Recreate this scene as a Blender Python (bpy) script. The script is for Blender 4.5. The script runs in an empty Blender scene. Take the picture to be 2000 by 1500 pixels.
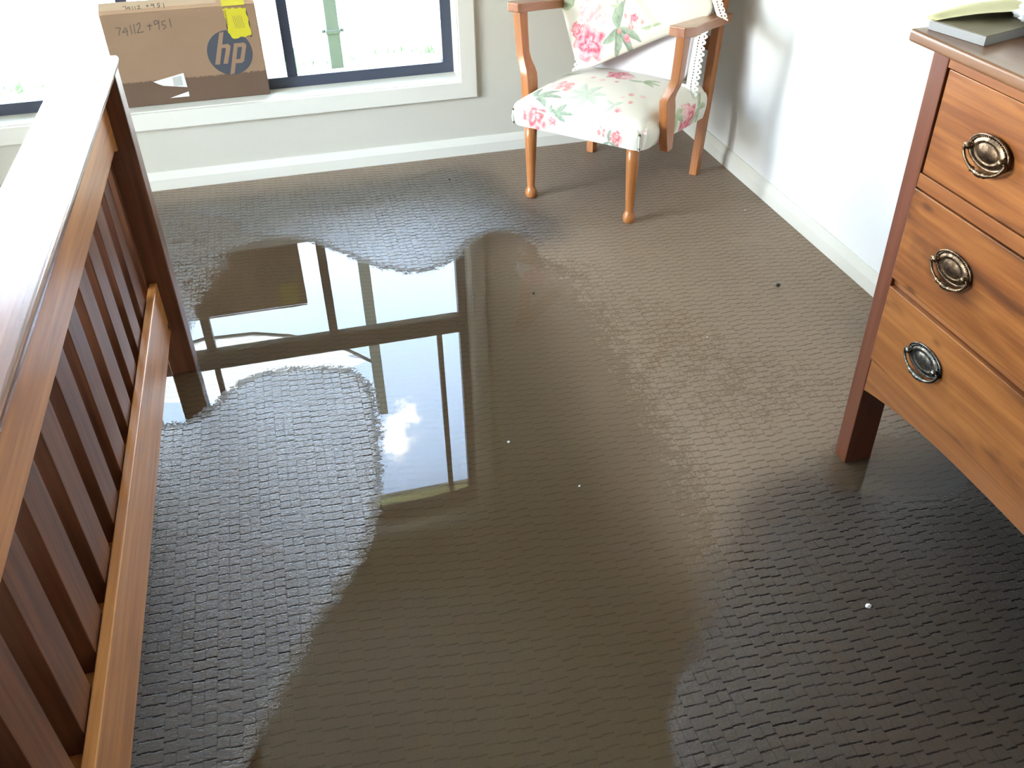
import bpy, bmesh, math, random
import numpy as np
from mathutils import Vector, Matrix

scene = bpy.context.scene
COL = scene.collection
random.seed(7)

# ------------------------------------------------------------------ camera
cam_data = bpy.data.cameras.new('camera')
cam_data.sensor_fit = 'HORIZONTAL'
cam_data.sensor_width = 36.0
cam_data.lens = 36.0 * 1755.92 / 2000.0
cam_data.clip_start = 0.02
cam_data.clip_end = 300
cam = bpy.data.objects.new('camera', cam_data)
COL.objects.link(cam)
RIGHT = Vector((0.96840885, -0.2486821, -0.01848032))
DOWN = Vector((-0.16188664, -0.57058169, -0.80512685))
FWD = Vector((0.1896761, 0.78268368, -0.59281466))
cam.matrix_world = Matrix(((RIGHT.x, -DOWN.x, -FWD.x, -1.778),
                           (RIGHT.y, -DOWN.y, -FWD.y, -3.783),
                           (RIGHT.z, -DOWN.z, -FWD.z, 1.55),
                           (0, 0, 0, 1)))
scene.camera = cam

# ------------------------------------------------------------------ view
scene.view_settings.view_transform = 'Standard'
scene.view_settings.look = 'None'
scene.view_settings.gamma = 1.0
scene.view_settings.exposure = 0.36
scene.view_settings.use_curve_mapping = False

# ------------------------------------------------------------------ node helpers
def new_mat(name):
    m = bpy.data.materials.new(name)
    m.use_nodes = True
    nt = m.node_tree
    nt.nodes.clear()
    return m, nt

class G:
    """tiny wrapper that makes node graphs short to write"""
    def __init__(s, nt): s.nt = nt
    def n(s, t, **kw):
        nd = s.nt.nodes.new(t)
        for k, v in kw.items(): setattr(nd, k, v)
        return nd
    def link(s, a, b): s.nt.links.new(a, b)
    def setin(s, sock, v):
        if hasattr(v, 'is_linked') or isinstance(v, bpy.types.NodeSocket): s.link(v, sock)
        else: sock.default_value = v
    def m(s, op, a, b=None, c=None, clamp=False):
        nd = s.n('ShaderNodeMath', operation=op); nd.use_clamp = clamp
        s.setin(nd.inputs[0], a)
        if b is not None: s.setin(nd.inputs[1], b)
        if c is not None: s.setin(nd.inputs[2], c)
        return nd.outputs[0]
    def ramp(s, x, a, b, lo=0.0, hi=1.0, smooth=True):
        nd = s.n('ShaderNodeMapRange'); nd.interpolation_type = 'SMOOTHSTEP' if smooth else 'LINEAR'
        s.setin(nd.inputs['Value'], x)
        for k, v in (('From Min', a), ('From Max', b), ('To Min', lo), ('To Max', hi)): s.setin(nd.inputs[k], v)
        return nd.outputs['Result']
    def mix(s, f, a, b, blend='MIX'):
        nd = s.n('ShaderNodeMix', data_type='RGBA', blend_type=blend)
        s.setin(nd.inputs[0], f); s.setin(nd.inputs[6], a); s.setin(nd.inputs[7], b)
        return nd.outputs[2]
    def noise(s, vec, scale, detail=2.0, rough=0.5, dist=0.0, dims='3D'):
        nd = s.n('ShaderNodeTexNoise', noise_dimensions=dims)
        if vec is not None: s.link(vec, nd.inputs['Vector'])
        nd.inputs['Scale'].default_value = scale; nd.inputs['Detail'].default_value = detail
        nd.inputs['Roughness'].default_value = rough; nd.inputs['Distortion'].default_value = dist
        return nd.outputs['Fac']
    def white(s, x, y):
        cb = s.n('ShaderNodeCombineXYZ'); s.setin(cb.inputs[0], x); s.setin(cb.inputs[1], y)
        nd = s.n('ShaderNodeTexWhiteNoise', noise_dimensions='2D'); s.link(cb.outputs[0], nd.inputs['Vector'])
        return nd.outputs['Value']
    def mapping(s, vec, scale=(1, 1, 1), loc=(0, 0, 0), rot=(0, 0, 0)):
        nd = s.n('ShaderNodeMapping'); s.link(vec, nd.inputs[0])
        nd.inputs['Scale'].default_value = scale; nd.inputs['Location'].default_value = loc; nd.inputs['Rotation'].default_value = rot
        return nd.outputs[0]
    def coord(s, which='Object'): return s.n('ShaderNodeTexCoord').outputs[which]
    def bump(s, h, dist, strength=1.0, normal=None):
        nd = s.n('ShaderNodeBump'); nd.inputs['Distance'].default_value = dist; nd.inputs['Strength'].default_value = strength
        s.link(h, nd.inputs['Height'])
        if normal is not None: s.link(normal, nd.inputs['Normal'])
        return nd.outputs[0]
    def principled(s, color, rough=0.5, normal=None, metallic=0.0, spec=0.5, coat=0.0, coat_rough=0.1, sheen=0.0):
        p = s.n('ShaderNodeBsdfPrincipled')
        s.setin(p.inputs['Base Color'], color); s.setin(p.inputs['Roughness'], rough)
        p.inputs['Metallic'].default_value = metallic; p.inputs['Specular IOR Level'].default_value = spec
        p.inputs['Coat Weight'].default_value = coat; p.inputs['Coat Roughness'].default_value = coat_rough
        p.inputs['Sheen Weight'].default_value = sheen
        if normal is not None: s.link(normal, p.inputs['Normal'])
        return p.outputs[0]
    def out(s, sh):
        o = s.n('ShaderNodeOutputMaterial'); s.link(sh, o.inputs[0])

def c4(c): return (c[0], c[1], c[2], 1.0)

# ------------------------------------------------------------------ world and sun
world = bpy.data.worlds.new('sky')
world.use_nodes = True
scene.world = world
wn = world.node_tree; wn.nodes.clear()
g = G(wn)
tc = g.coord('Generated')
sep = g.n('ShaderNodeSeparateXYZ'); g.link(tc, sep.inputs[0])
elev = sep.outputs[2]
blue = g.mix(g.ramp(elev, 0.25, 0.85), c4((1.30, 1.66, 2.2)), c4((1.0, 1.35, 1.95)))
base = g.mix(g.ramp(elev, 0.10, 0.45), c4((1.1, 1.12, 1.12)), blue)
cl = g.noise(g.mapping(tc, scale=(1.0, 1.0, 2.0), loc=(0.3, 0.1, 0.0)), 2.6, 6.0, 0.55, 0.3)
skyc = g.mix(g.ramp(cl, 0.58, 0.72), base, c4((1.6, 1.6, 1.6)))
# one small bright cloud above the garden
def puff(d, r):
    dv = g.n('ShaderNodeVectorMath', operation='DISTANCE'); g.link(tc, dv.inputs[0]); dv.inputs[1].default_value = d
    return g.m('SUBTRACT', dv.outputs['Value'], r)
cn = g.noise(tc, 45.0, 4.0, 0.65)
cd = g.m('ADD', g.m('MINIMUM', puff((0.0534, 0.7720, 0.6334), 0.019), puff((0.0759, 0.7891, 0.6096), 0.011)), g.m('MULTIPLY', g.m('SUBTRACT', cn, 0.5), 0.06))
skyc = g.mix(g.ramp(cd, -0.010, 0.008, 1.0, 0.0), skyc, c4((3.0, 3.0, 3.0)))
# added brightening of the sky to the left, to whiten the right wall
left_sky_boost = g.ramp(sep.outputs[0], -0.95, -0.35, 3.6, 1.0)
bg = g.n('ShaderNodeBackground'); g.link(skyc, bg.inputs[0]); g.link(g.m('MULTIPLY', left_sky_boost, 10), bg.inputs[1])
wo = g.n('ShaderNodeOutputWorld'); g.link(bg.outputs[0], wo.inputs[0])

sun = bpy.data.lights.new('sun', 'SUN'); sun.energy = 60; sun.angle = math.radians(0.6); sun.color = (1.0, 0.95, 0.86)
so = bpy.data.objects.new('sun', sun); COL.objects.link(so)
so.rotation_euler = Vector((-0.35, 0.62, -0.85)).to_track_quat('-Z', 'Y').to_euler()
so.location = (2, -6, 9)

def portal(name, loc, rot, sx, sy):
    l = bpy.data.lights.new(name, 'AREA'); l.shape = 'RECTANGLE'; l.size = sx; l.size_y = sy; l.energy = 1.0
    l.cycles.is_portal = True
    o = bpy.data.objects.new(name, l); COL.objects.link(o); o.location = loc; o.rotation_euler = rot
portal('window_portal', (-2.42, 0.23, 1.28), (-math.pi / 2, 0, 0), 2.7, 1.92)
portal('side_window_portal', (-4.62, -1.85, 1.09), (0, -math.pi / 2, 0), 2.06, 1.8)

# ------------------------------------------------------------------ materials
def plain(name, color, rough=0.5, spec=0.5, metallic=0.0, bump=None, coat=0.0, sheen=0.0):
    m, nt = new_mat(name); g = G(nt)
    nrm = None
    if bump: nrm = g.bump(g.noise(g.coord(), bump[0], 3.0, 0.6), bump[1])
    g.out(g.principled(c4(color), rough, nrm, metallic, spec, coat, sheen=sheen)); return m

def wall_paint(name, color, rough=0.55):
    m, nt = new_mat(name); g = G(nt)
    co = g.coord()
    n1 = g.noise(co, 2.0, 3.0)
    col = g.mix(g.m('MULTIPLY', n1, 0.25), c4(color), c4([c * 0.93 for c in color]))
    nrm = g.bump(g.noise(co, 220.0, 3.0, 0.6), 0.0006)
    g.out(g.principled(col, rough, nrm, spec=0.35)); return m

def wood(name, dark, light, axis='y', rough=0.32, coat=0.35, grain=1.0, knots=True, smudge=0.0, coat_rough=0.12, offs=(0, 0, 0)):
    m, nt = new_mat(name); g = G(nt)
    sc = {'x': (1.2, 14, 14), 'y': (14, 1.2, 14), 'z': (14, 14, 1.2)}[axis]
    fine = {'x': (3.0, 90, 90), 'y': (90, 3.0, 90), 'z': (90, 90, 3.0)}[axis]
    co = g.mapping(g.coord(), loc=offs)
    a = g.noise(g.mapping(co, scale=sc), 1.0, 4.0, 0.6, 1.2)
    b = g.noise(g.mapping(co, scale=fine), 1.0, 2.0, 0.5)
    f = g.m('ADD', g.m('MULTIPLY', a, 0.62 * grain), g.m('MULTIPLY', b, 0.45))
    col = g.mix(g.ramp(f, 0.32, 0.75), c4(dark), c4(light))
    if smudge:
        s2 = {'x': (2.2, 9, 9), 'y': (9, 2.2, 9), 'z': (9, 9, 2.2)}[axis]
        sm = g.noise(g.mapping(co, scale=s2, loc=(3.3, 1.7, 0.4)), 1.0, 3.0, 0.55, 0.9)
        col = g.mix(g.m('MULTIPLY', g.ramp(sm, 0.52, 0.70), smudge), col, c4([dark[0] * 0.42, dark[1] * 0.42, dark[2] * 0.62]))
    if knots:
        ks = {'x': (5, 14, 14), 'y': (14, 5, 14), 'z': (14, 14, 5)}[axis]
        v = g.n('ShaderNodeTexVoronoi'); g.link(g.mapping(co, scale=ks, loc=(0.37, 0.21, 0.6)), v.inputs['Vector']); v.inputs['Scale'].default_value = 1.0
        wn_ = g.n('ShaderNodeSeparateColor'); g.link(v.outputs['Color'], wn_.inputs[0])
        pick = g.m('GREATER_THAN', wn_.outputs[0], 0.5)
        k = g.m('MULTIPLY', g.ramp(g.m('ADD', v.outputs['Distance'], g.m('MULTIPLY', b, 0.06)), 0.07, 0.17, 1.0, 0.0), pick)
        col = g.mix(g.m('MULTIPLY', k, 0.7), col, c4([dark[0] * 0.35, dark[1] * 0.35, dark[2] * 0.5]))
    nrm = g.bump(b, 0.0004)
    g.out(g.principled(col, rough, nrm, spec=0.5, coat=coat, coat_rough=coat_rough)); return m

M = {}
M['wall'] = wall_paint('wall_paint', (0.8, 0.79, 0.765))  # lighter copy of the wall paint; strong light on the right wall is in its colour
M['wall_back'] = wall_paint('shaded_wall_paint', (0.56, 0.53, 0.45))  # darker copy of the wall paint; the far wall's weaker light is in its colour
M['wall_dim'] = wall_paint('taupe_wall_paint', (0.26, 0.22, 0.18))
M['trim'] = wall_paint('trim_gloss', (0.7, 0.67, 0.59), 0.3)
M['ceiling'] = wall_paint('ceiling_paint', (0.56, 0.55, 0.52), 0.8)
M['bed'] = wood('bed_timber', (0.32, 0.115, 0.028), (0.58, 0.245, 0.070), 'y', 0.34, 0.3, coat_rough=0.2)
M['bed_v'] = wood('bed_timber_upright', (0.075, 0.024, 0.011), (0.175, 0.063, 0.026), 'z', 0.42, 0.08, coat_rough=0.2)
M['bed_cap'] = wood('bed_timber_cap', (0.13, 0.045, 0.028), (0.24, 0.090, 0.050), 'y', 0.25, 1.0, coat_rough=0.06)
M['chest_front'] = wood('chest_timber_front', (0.16, 0.048, 0.012), (0.33, 0.122, 0.031), 'y', 0.30, 0.35, smudge=0.85, coat_rough=0.18)
M['chest_rail'] = wood('chest_timber_rail', (0.18, 0.056, 0.015), (0.29, 0.106, 0.030), 'y', 0.30, 0.35, coat_rough=0.18)
M['chest_leg'] = wood('chest_timber_leg', (0.11, 0.032, 0.015), (0.16, 0.050, 0.024), 'z', 0.32, 0.35, knots=False, coat_rough=0.2)
M['chest_top'] = wood('chest_timber_top', (0.13, 0.055, 0.024), (0.21, 0.098, 0.042), 'y', 0.35, 0.3, coat_rough=0.1)
M['chair_wood'] = wood('chair_timber', (0.31, 0.100, 0.025), (0.46, 0.172, 0.046), 'z', 0.33, 0.35, knots=False, coat_rough=0.2)
M['chair_arm'] = wood('chair_timber_arm', (0.28, 0.10, 0.042), (0.42, 0.17, 0.075), 'y', 0.30, 0.4, knots=False, coat_rough=0.2)
M['frame'] = plain('window_frame_metal', (0.050, 0.058, 0.085), 0.38, 0.5, bump=(300, 0.0002))
M['white_fabric'] = plain('white_cotton', (0.74, 0.70, 0.73), 0.9, 0.2, bump=(900, 0.0006), sheen=0.2)
M['lace'] = plain('crochet_cotton', (0.82, 0.79, 0.70), 0.9, 0.2, bump=(1200, 0.001))
M['mattress'] = plain('mattress_ticking', (0.62, 0.60, 0.56), 0.9, 0.2, bump=(400, 0.001))
M['brass'] = None
def brass_mat():
    m, nt = new_mat('aged_brass'); g = G(nt)
    co = g.coord()
    n = g.noise(co, 60.0, 4.0, 0.65)
    col = g.mix(g.ramp(n, 0.35, 0.7), c4((0.055, 0.035, 0.022)), c4((0.30, 0.20, 0.12)))
    g.out(g.principled(col, g.ramp(n, 0.3, 0.7, 0.45, 0.22), g.bump(n, 0.0005), 1.0)); return m
M['brass'] = brass_mat()
def pewter_mat():
    m, nt = new_mat('tarnished_pewter'); g = G(nt)
    n = g.noise(g.coord(), 60.0, 4.0, 0.65)
    col = g.mix(g.ramp(n, 0.35, 0.7), c4((0.05, 0.047, 0.042)), c4((0.24, 0.225, 0.19)))
    g.out(g.principled(col, g.ramp(n, 0.3, 0.7, 0.45, 0.24), g.bump(n, 0.0005), 1.0)); return m
M['pewter'] = pewter_mat()
def tint(name, color, rough=0.5, spec=0.4): return plain(name, color, rough, spec)
M['stud'] = plain('upholstery_stud_metal', (0.10, 0.08, 0.03), 0.35, 0.5, 0.9)
M['ink'] = plain('marker_ink', (0.10, 0.07, 0.05), 0.6)
M['print_blue'] = plain('dark_slate_print', (0.050, 0.055, 0.070), 0.65)
M['tape'] = plain('yellow_tape', (0.55, 0.47, 0.03), 0.35, bump=(250, 0.0006))
M['tape_dark'] = plain('black_tape_mark', (0.06, 0.055, 0.03), 0.45)
M['label'] = plain('white_paper_label', (0.72, 0.71, 0.66), 0.5)
M['barcode'] = plain('grey_label_print', (0.42, 0.42, 0.41), 0.6)
M['pad_edge'] = plain('paper_pad', (0.26, 0.26, 0.265), 0.7, bump=(500, 0.0004))
M['pad_cover'] = plain('dull_grey_card', (0.15, 0.125, 0.07), 0.6)
M['yellow_paper'] = plain('pale_yellow_paper', (0.55, 0.52, 0.30), 0.7)
M['tissue'] = plain('crumpled_white_paper', (0.42, 0.43, 0.44), 0.75, bump=(60, 0.004))
M['peach'] = plain('peach_ceramic', (0.72, 0.50, 0.30), 0.35)
M['crumb_white'] = plain('white_foam_crumb', (0.85, 0.84, 0.80), 0.7)
M['crumb_dark'] = plain('dark_crumb', (0.02, 0.018, 0.015), 0.6)
M['post_paint'] = plain('green_grey_post_paint', (0.035, 0.042, 0.032), 0.7)
M['dark_metal'] = plain('dark_metal_rim', (0.06, 0.06, 0.06), 0.5)
M['sail'] = plain('white_shade_cloth', (0.85, 0.86, 0.86), 0.8)
M['soffit'] = plain('cream_soffit', (0.86, 0.80, 0.46), 0.7)
M['gutter'] = plain('grey_gutter', (0.35, 0.33, 0.30), 0.4)
M['brick'] = plain('outside_render', (0.5, 0.46, 0.4), 0.9)
M['path'] = plain('pale_concrete', (0.62, 0.60, 0.56), 0.9, bump=(40, 0.002))
M['hedge'] = plain('garden_plants', (0.22, 0.30, 0.16), 0.8)
M['stake'] = plain('dark_green_stake', (0.10, 0.20, 0.10), 0.6)
def grass_mat():
    m, nt = new_mat('lawn'); g = G(nt)
    n = g.noise(g.coord(), 30.0, 5.0, 0.7)
    g.out(g.principled(g.mix(n, c4((0.28, 0.34, 0.10)), c4((0.50, 0.52, 0.22))), 0.9, g.bump(n, 0.02), spec=0.2)); return m
M['grass'] = grass_mat()
def card_mat():
    m, nt = new_mat('wet_cardboard'); g = G(nt)
    co = g.coord()
    s = g.n('ShaderNodeSeparateXYZ'); g.link(co, s.inputs[0])
    fib = g.noise(g.mapping(co, scale=(40, 40, 260)), 1.0, 3.0, 0.6)
    n = g.noise(co, 5.0, 3.0)
    col = g.mix(n, c4((0.245, 0.150, 0.092)), c4((0.305, 0.190, 0.118)))
    col = g.mix(g.m('MULTIPLY', fib, 0.18), col, c4((0.22, 0.14, 0.08)))
    # a soaked band along the bottom of the carton: a stain with its own ragged edge
    e1 = g.noise(g.mapping(co, scale=(1, 1, 0.3)), 120.0, 3.0, 0.65)
    lim = g.m('ADD', 0.098, g.m('MULTIPLY', g.m('SUBTRACT', e1, 0.5), 0.022))
    d = g.m('SUBTRACT', s.outputs[2], lim)
    wet = g.ramp(d, -0.003, 0.003, 1.0, 0.0)
    col = g.mix(wet, col, c4((0.125, 0.075, 0.048)))
    g.out(g.principled(col, 0.62, g.bump(fib, 0.0006), spec=0.3)); return m
M['card'] = card_mat()
M['card_plain'] = plain('dry_cardboard', (0.40, 0.25, 0.15), 0.7, 0.3, bump=(200, 0.0006))
M['clear_tape'] = plain('clear_packing_tape', (0.50, 0.36, 0.24), 0.18, 0.6)
M['blossom'] = None
def fabric_mat():
    m, nt = new_mat('floral_cotton'); g = G(nt)
    a = g.n('ShaderNodeVertexColor', layer_name='print')
    co = g.coord()
    w = g.noise(co, 900.0, 2.0)
    f = g.noise(co, 7.0, 3.0, 0.5, 0.6)
    nrm = g.bump(w, 0.0004); nrm = g.bump(f, 0.006, 0.5, nrm)
    g.out(g.principled(a.outputs['Color'], 0.85, nrm, spec=0.25, sheen=0.15)); return m
M['floral'] = fabric_mat()

def glass_mat():
    m, nt = new_mat('window_glass'); g = G(nt)
    t = g.n('ShaderNodeBsdfTransparent'); t.inputs[0].default_value = (0.96, 0.98, 0.97, 1)
    s = g.n('ShaderNodeBsdfGlossy'); s.inputs['Roughness'].default_value = 0.0
    fr = g.n('ShaderNodeFresnel'); fr.inputs[0].default_value = 1.45
    mx = g.n('ShaderNodeMixShader'); g.link(fr.outputs[0], mx.inputs[0]); g.link(t.outputs[0], mx.inputs[1]); g.link(s.outputs[0], mx.inputs[2])
    g.out(mx.outputs[0]); return m
M['glass'] = glass_mat()

# woven loop carpet: the relief is shared by the carpet and by the film of water lying on it
def weave(g):
    co = g.coord('Object')
    n1 = g.n('ShaderNodeTexNoise'); g.link(co, n1.inputs['Vector']); n1.inputs['Scale'].default_value = 130.0; n1.inputs['Detail'].default_value = 2.0
    off = g.n('ShaderNodeVectorMath', operation='SUBTRACT'); g.link(n1.outputs['Color'], off.inputs[0]); off.inputs[1].default_value = (0.5, 0.5, 0.5)
    sc = g.n('ShaderNodeVectorMath', operation='SCALE'); g.link(off.outputs[0], sc.inputs[0]); sc.inputs['Scale'].default_value = 0.0045
    ad = g.n('ShaderNodeVectorMath', operation='ADD'); g.link(co, ad.inputs[0]); g.link(sc.outputs[0], ad.inputs[1])
    s = g.n('ShaderNodeSeparateXYZ'); g.link(ad.outputs[0], s.inputs[0])
    u = g.m('DIVIDE', s.outputs[0], 0.0245); v = g.m('DIVIDE', s.outputs[1], 0.0262)
    col = g.m('FLOOR', u)
    offc = g.m('ADD', g.m('MULTIPLY', g.m('FLOOR', g.m('DIVIDE', col, 2.0)), 0.36), g.m('MULTIPLY', g.white(col, 3.0), 0.16))
    vv = g.m('ADD', v, offc)
    row = g.m('FLOOR', vv)
    fu = g.m('SUBTRACT', u, col); fv = g.m('SUBTRACT', vv, row)
    du = g.m('MINIMUM', fu, g.m('SUBTRACT', 1.0, fu)); dv = g.m('MINIMUM', fv, g.m('SUBTRACT', 1.0, fv))
    rnd = g.white(col, row)
    ru = g.m('ADD', 0.08, g.m('MULTIPLY', rnd, 0.40)); rv = g.m('ADD', 0.35, g.m('MULTIPLY', g.white(row, col), 0.65))
    eu = g.ramp(du, 0.02, 0.08, 1.0, 0.0); ev = g.ramp(dv, 0.035, 0.11, 1.0, 0.0)
    h = g.m('MINIMUM', g.m('SUBTRACT', 1.0, g.m('MULTIPLY', eu, ru)), g.m('SUBTRACT', 1.0, g.m('MULTIPLY', ev, rv)))
    groove = g.m('MAXIMUM', g.m('MULTIPLY', eu, ru), g.m('MULTIPLY', ev, rv))
    fib = g.noise(co, 420.0, 2.0, 0.65)
    h = g.m('ADD', 0.50, g.m('MULTIPLY', h, 0.50))
    h2 = g.m('ADD', h, g.m('MULTIPLY', g.m('SUBTRACT', fib, 0.5), 0.75))
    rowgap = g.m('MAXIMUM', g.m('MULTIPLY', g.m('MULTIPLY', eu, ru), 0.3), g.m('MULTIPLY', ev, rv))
    return co, h2, groove, fib, rowgap

def carpet_mat():
    m, nt = new_mat('wet_loop_carpet'); g = G(nt)
    co, h, groove, fib, rowgap = weave(g)
    big = g.noise(co, 1.6, 3.0, 0.5)
    col = g.mix(big, c4((0.41, 0.297, 0.212)), c4((0.49, 0.355, 0.255)))
    col = g.mix(g.m('MULTIPLY', g.ramp(fib, 0.35, 0.65), 0.35), col, c4([c * 0.62 for c in (0.41, 0.297, 0.212)]))
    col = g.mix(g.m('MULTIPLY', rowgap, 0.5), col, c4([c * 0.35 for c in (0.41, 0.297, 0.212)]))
    g.out(g.principled(col, 0.95, g.bump(h, 0.0009), spec=0.1)); return m
M['carpet'] = carpet_mat()

def water_mat():
    m, nt = new_mat('flood_water'); g = G(nt)
    co, h, groove, fib, rowgap = weave(g)
    a = g.n('ShaderNodeAttribute', attribute_name='level')
    w = g.n('ShaderNodeAttribute', attribute_name='soak')
    rp = g.n('ShaderNodeAttribute', attribute_name='ripple')
    n = g.noise(co, 24.0, 4.0, 0.62)
    n2 = g.noise(co, 150.0, 2.0, 0.6)
    lvl = g.m('ADD', a.outputs['Fac'], g.m('ADD', g.m('MULTIPLY', g.m('SUBTRACT', n, 0.5), 1.2), g.m('MULTIPLY', g.m('SUBTRACT', n2, 0.5), 1.3)))
    # the film lies level where the water covers the loops and follows them where they stick out
    under = g.ramp(g.m('SUBTRACT', lvl, h), 0.0, 0.12)
    hh = g.m('MULTIPLY', g.m('SUBTRACT', g.m('MAXIMUM', h, lvl), lvl), g.ramp(a.outputs['Fac'], -0.3, 0.8, 1.0, rp.outputs['Fac']))
    nrm = g.bump(hh, 0.0019)
    fr = g.n('ShaderNodeFresnel'); fr.inputs[0].default_value = 1.44; g.link(nrm, fr.inputs['Normal'])
    porous = g.m('MULTIPLY', g.m('SUBTRACT', 1.0, under), g.m('MULTIPLY', groove, 0.95))
    fac = g.m('MULTIPLY', g.m('MULTIPLY', g.m('MULTIPLY', fr.outputs[0], g.ramp(under, 0.0, 1.0, 1.45, 1.0)), w.outputs['Fac']), g.m('SUBTRACT', 1.0, porous, clamp=True))
    gl = g.n('ShaderNodeBsdfGlossy'); g.link(nrm, gl.inputs['Normal'])
    g.link(g.m('MULTIPLY', g.ramp(g.m('SUBTRACT', lvl, h), -0.9, -0.05, 0.37, 0.06), g.m('SUBTRACT', 1.0, under)), gl.inputs['Roughness'])
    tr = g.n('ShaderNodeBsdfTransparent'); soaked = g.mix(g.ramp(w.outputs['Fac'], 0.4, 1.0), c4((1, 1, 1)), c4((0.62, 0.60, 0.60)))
    # shade in the gaps between the loops, painted as a dark tint of the film
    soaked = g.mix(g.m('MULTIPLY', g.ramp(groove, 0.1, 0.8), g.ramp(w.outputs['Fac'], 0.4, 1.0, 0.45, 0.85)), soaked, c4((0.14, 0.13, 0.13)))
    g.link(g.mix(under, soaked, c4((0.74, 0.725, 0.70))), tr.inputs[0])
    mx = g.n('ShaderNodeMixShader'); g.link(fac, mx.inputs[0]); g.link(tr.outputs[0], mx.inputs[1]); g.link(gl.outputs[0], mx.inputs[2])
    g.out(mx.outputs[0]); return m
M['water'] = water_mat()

# ------------------------------------------------------------------ mesh helpers
def new_bm(): return bmesh.new()
def bx(bm, x0, x1, y0, y1, z0, z1):
    v = [bm.verts.new(p) for p in ((x0, y0, z0), (x1, y0, z0), (x1, y1, z0), (x0, y1, z0), (x0, y0, z1), (x1, y0, z1), (x1, y1, z1), (x0, y1, z1))]
    for f in ((3, 2, 1, 0), (4, 5, 6, 7), (0, 1, 5, 4), (1, 2, 6, 5), (2, 3, 7, 6), (3, 0, 4, 7)): bm.faces.new([v[i] for i in f])
def hexa(bm, bot, top):
    v = [bm.verts.new(p) for p in list(bot) + list(top)]
    n = len(bot)
    bm.faces.new(v[:n][::-1]); bm.faces.new(v[n:])
    for i in range(n): j = (i + 1) % n; bm.faces.new((v[i], v[j], v[n + j], v[n + i]))
def ring_loft(bm, rings, closed=True, caps=True):
    vs = [[bm.verts.new(p) for p in r] for r in rings]
    n = len(rings[0])
    for a, b in zip(vs[:-1], vs[1:]):
        for i in range(n if closed else n - 1):
            j = (i + 1) % n; bm.faces.new((a[i], a[j], b[j], b[i]))
    if caps and closed: bm.faces.new(vs[0][::-1]); bm.faces.new(vs[-1])
    return vs
def lathe(bm, prof, cx, cy, seg=28, tilt=(0, 0)):
    ring_loft(bm, [[(cx + tilt[0] * z + r * math.cos(2 * math.pi * i / seg), cy + tilt[1] * z + r * math.sin(2 * math.pi * i / seg), z) for i in range(seg)] for r, z in prof])
def tube(bm, pts, rad, seg=10, closed=False):
    pts = [Vector(p) for p in pts]; n = len(pts); rings = []
    ref = Vector((0.13, 0.31, 0.94))
    for i, p in enumerate(pts):
        t = (pts[(i + 1) % n] - pts[i - 1]) if closed else (pts[min(i + 1, n - 1)] - pts[max(i - 1, 0)])
        t.normalize(); a = t.cross(ref).normalized(); b = t.cross(a)
        r = rad[i] if isinstance(rad, (list, tuple)) else rad
        rings.append([p + r * (math.cos(2 * math.pi * k / seg) * a + math.sin(2 * math.pi * k / seg) * b) for k in range(seg)])
    if closed: rings.append(rings[0])
    ring_loft(bm, rings, caps=not closed)
    if closed: bmesh.ops.remove_doubles(bm, verts=bm.verts[:], dist=1e-6)
def obj(name, bm, mat, parent=None, bevel=0.0, seg=2, smooth=False, loc=None):
    bmesh.ops.recalc_face_normals(bm, faces=bm.faces[:])
    me = bpy.data.meshes.new(name); bm.to_mesh(me); bm.free()
    for m in (mat if isinstance(mat, (list, tuple)) else [mat]): me.materials.append(m)
    o = bpy.data.objects.new(name, me); COL.objects.link(o)
    if parent is not None: o.parent = parent
    if loc is not None: o.location = loc
    if bevel:
        md = o.modifiers.new('bevel', 'BEVEL'); md.width = bevel; md.segments = seg; md.limit_method = 'ANGLE'; md.angle_limit = math.radians(35)
    if smooth or bevel:
        me.polygons.foreach_set('use_smooth', [True] * len(me.polygons))
        if not smooth:
            pass
    if bevel:
        wn2 = o.modifiers.new('normals', 'WEIGHTED_NORMAL'); wn2.keep_sharp = False
    return o
def thing(name, label, cat, loc=(0, 0, 0), rotz=0.0, group=None):
    o = bpy.data.objects.new(name, None); COL.objects.link(o); o.empty_display_size = 0.05
    o.location = loc; o.rotation_euler = (0, 0, rotz); tag(o, label, cat, group); return o
def tag(o, label=None, cat=None, group=None, kind=None):
    if label: o['label'] = label
    if cat: o['category'] = cat
    if group: o['group'] = group
    if kind: o['kind'] = kind
    return o
def struct(name, bm, mat, parent=None, bevel=0.0, label=None):
    o = obj(name, bm, mat, parent, bevel)
    if parent is None:
        o['kind'] = 'structure'
        if label: o['label'] = label; o['category'] = name.split('_')[0]
    return o

# ------------------------------------------------------------------ room shell
XL, YR, H = -4.4, -8.0, 2.45
WX0, WX1, WZ0, WZ1 = -3.78, -1.06, 0.328, 2.235        # window opening in the far wall
b = new_bm(); bx(b, XL, 0, YR, 0, -0.12, 0)
struct('floor', b, M['carpet'], label='grey-brown woven loop pile carpet soaked by flood water')
b = new_bm(); bx(b, XL - 0.25, 0.25, YR - 0.25, 0.20, H, H + 0.2)
struct('ceiling', b, M['ceiling'], label='plain white ceiling over the flooded bedroom')
b = new_bm()
bx(b, WX1, 0.20, 0, 0.20, -0.2, H); bx(b, XL - 0.2, WX0, 0, 0.20, -0.2, H)
bx(b, WX0, WX1, 0, 0.20, -0.2, WZ0 - 0.012); bx(b, WX0, WX1, 0, 0.20, WZ1 + 0.012, H)
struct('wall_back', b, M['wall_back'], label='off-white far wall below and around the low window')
b = new_bm(); bx(b, 0, 0.20, YR - 0.2, 0, -0.2, H)
struct('wall_right', b, M['wall'], label='right wall behind the chest of drawers, painted lighter as if brightly lit')
LY0, LY1, LZ0, LZ1 = -2.75, -0.95, 0.06, 2.12
b = new_bm()
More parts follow.
